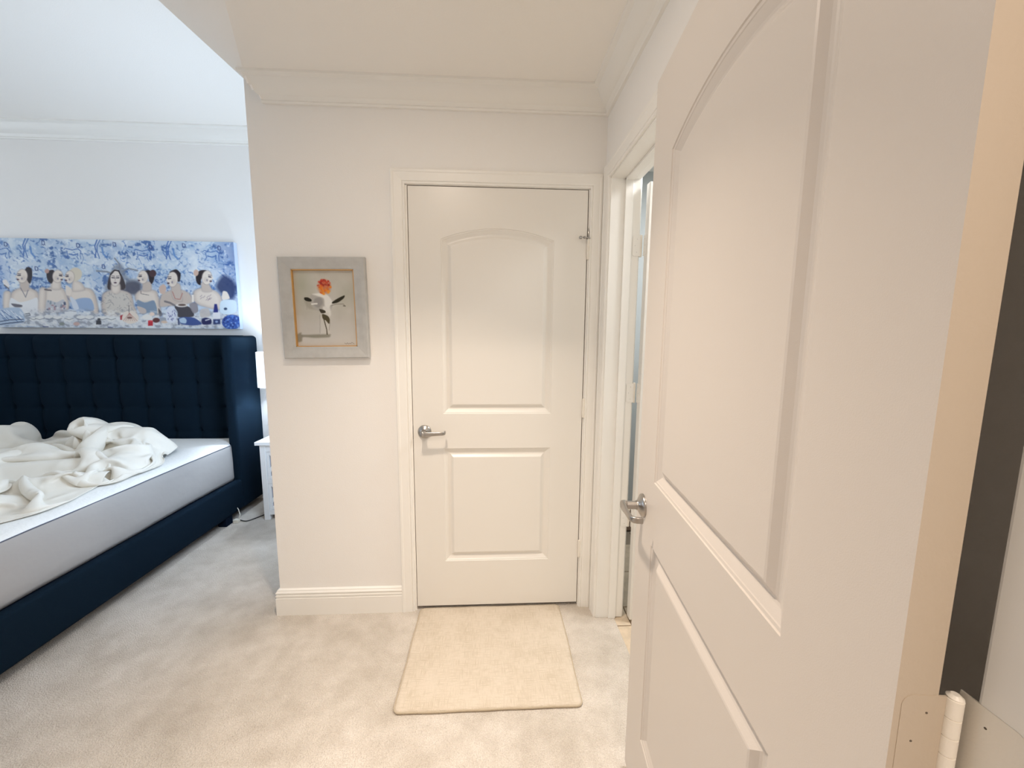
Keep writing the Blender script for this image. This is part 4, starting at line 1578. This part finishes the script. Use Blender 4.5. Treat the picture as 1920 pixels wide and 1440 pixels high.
# ------------------------------------------------------------------ nightstand
NX0, NX1, NY0, NY1 = -1.704, -1.300, 2.863, 3.225
ns = empty('nightstand', ((NX0 + NX1) / 2, (NY0 + NY1) / 2, 0))
tag(ns, 'white two drawer nightstand with crossed lattice fronts beside the bed', 'nightstand')
parts = []
b = MB()
b.box(NX0 - 0.024, NX1 + 0.024, NY0 - 0.018, NY1 + 0.01, 0.578, 0.604)
parts.append(b.build('top', 'nswhite', None, bevel=0.003))
PWD = 0.040
for x in (NX0, NX1 - PWD):
    for y in (NY0, NY1 - PWD):
        b = MB()
        b.box(x, x + PWD, y, y + PWD, 0.0, 0.578)
        parts.append(b.build('leg', 'nswhite', None, bevel=0.002))
for z0, z1 in ((0.524, 0.578), (0.282, 0.312), (0.040, 0.078)):
    b = MB()
    b.box(NX0 + PWD, NX1 - PWD, NY0 + 0.004, NY0 + 0.03, z0, z1)
    parts.append(b.build('front_rail', 'nswhite', None, bevel=0.0015))
b = MB()
b.box(NX0 + 0.012, NX0 + 0.026, NY0 + 0.02, NY1 - 0.02, 0.05, 0.575)
b.box(NX1 - 0.026, NX1 - 0.012, NY0 + 0.02, NY1 - 0.02, 0.05, 0.575)
b.box(NX0 + 0.02, NX1 - 0.02, NY1 - 0.03, NY1 - 0.015, 0.05, 0.575)
parts.append(b.build('carcass', 'nswhite', None))
for z0, z1 in ((0.314, 0.522), (0.080, 0.280)):
    b = MB()
    xa, xb_ = NX0 + PWD + 0.002, NX1 - PWD - 0.002
    b.box(xa, xb_, NY0 + 0.018, NY0 + 0.03, z0, z1)
    dr = b.build('drawer', 'nsgrey', None)
    parts.append(dr)
    lat = MB()
    fw = 0.018
    y0, y1 = NY0 + 0.007, NY0 + 0.0185
    xm = (xa + xb_) / 2
    lat.box(xa, xb_, y0, y1, z0, z0 + fw)
    lat.box(xa, xb_, y0, y1, z1 - fw, z1)
    lat.box(xa, xa + fw, y0, y1, z0 + fw, z1 - fw)
    lat.box(xb_ - fw, xb_, y0, y1, z0 + fw, z1 - fw)
    ww_, hh_ = xb_ - xa, z1 - z0
    for kx, ((ax, az), (bx, bz)) in enumerate((((0.03, 0.97), (0.97, 0.03)), ((0.03, 0.03), (0.97, 0.97)), ((0.02, 0.22), (0.30, 0.97)), ((0.98, 0.22), (0.70, 0.97)))):
        p, q = Vector((xa + ax * ww_, 0, z0 + az * hh_)), Vector((xa + bx * ww_, 0, z0 + bz * hh_))
        d = (q - p).normalized()
        nn = Vector((-d.z, 0, d.x)) * 0.0085
        cs = [p + nn, q + nn, q - nn, p - nn]
        e = 0.0012 * (kx + 1)
        lat.rings([[Vector((c.x, y0 + e, c.z)) for c in cs], [Vector((c.x, y1 + 0.0002 * kx, c.z)) for c in cs]])
    lt_ = lat.build('lattice', 'nswhite', dr)
    kb = MB()
    kb.lathe([(0.004, 0), (0.004, 0.012), (0.011, 0.016), (0.011, 0.022), (0.003, 0.026)], (xm, NY0 + 0.007, (z0 + z1) / 2), (0, -1, 0), 16)
    kb.build('knob', 'nickel', dr, smooth=True)
local(ns, *parts)

# ------------------------------------------------------------------ table lamp
lx, ly = -1.662, 3.085
lm = empty('table_lamp', (lx, ly, 0.604))
tag(lm, 'table lamp with white drum shade standing on the nightstand', 'lamp')
b = MB()
b.lathe([(0.052, 0), (0.056, 0.008), (0.045, 0.02), (0.022, 0.05), (0.036, 0.12), (0.045, 0.19), (0.034, 0.26), (0.018, 0.31), (0.012, 0.36), (0.012, 0.46)], (0, 0, 0), (0, 0, 1), 28)
b.build('base', 'nswhite', lm, smooth=True)
b = MB()
n = 48
rings = []
for r_, z in ((0.132, 0.380), (0.130, 0.646), (0.128, 0.646), (0.130, 0.380)):
    rings.append([Vector((r_ * math.cos(k * 2 * PI / n), r_ * math.sin(k * 2 * PI / n), z)) for k in range(n)])
rings.append(rings[0])
b.rings(rings, cap=False)
b.build('shade', 'shade', lm, smooth=True, angle=40)
b = MB()
b.tube([(-0.129, 0, 0.50), (0, 0, 0.46), (0.129, 0, 0.50)], 0.003, 6)
b.build('shade_carrier', 'nickel', lm, smooth=True)

bl = bpy.data.lights.new('lamp_bulb', 'POINT')
bl.energy = 13.0
bl.color = (0.72, 0.85, 1.0)
bl.shadow_soft_size = 0.028
bo = bpy.data.objects.new('lamp_bulb', bl)
COL.objects.link(bo)
bo.location = (lx, ly, 0.604 + 0.515)

# ------------------------------------------------------------------ charger and its cord on the carpet
b = MB()
b.box(-1.905, -1.868, 2.815, 2.850, 0.0, 0.026)
ad = b.build('charger_block', 'plastic', None, bevel=0.004)
tag(ad, 'small white charger block on the carpet by the bed leg', 'charger')
b = MB()
b.tube([(-1.872, 2.835, 0.02), (-1.868, 2.845, 0.055), (-1.885, 2.86, 0.085), (-1.91, 2.88, 0.10)], 0.003, 8)
b.build('plug_lead', 'plastic', ad, smooth=True)
b = MB()
pts = []
ctl = [(-1.868, 2.845, 0.012), (-1.845, 2.842, 0.006), (-1.815, 2.845, 0.005), (-1.785, 2.885, 0.005), (-1.755, 2.935, 0.005), (-1.735, 2.960, 0.006), (-1.715, 3.02, 0.006), (-1.75, 3.12, 0.006), (-1.80, 3.2, 0.006)]
for i in range(len(ctl) - 1):
    p0, p1, p2, p3 = (Vector(ctl[max(0, min(len(ctl) - 1, i + k))]) for k in (-1, 0, 1, 2))
    for s_ in range(6):
        t = s_ / 6
        pts.append(0.5 * ((2 * p1) + (p2 - p0) * t + (2 * p0 - 5 * p1 + 4 * p2 - p3) * t * t + (3 * p1 - p0 - 3 * p2 + p3) * t ** 3))
b.tube(pts, 0.0035, 8)
tag(b.build('power_cord', 'black', None, smooth=True), 'thin black cord running over the carpet under the nightstand', 'cord')
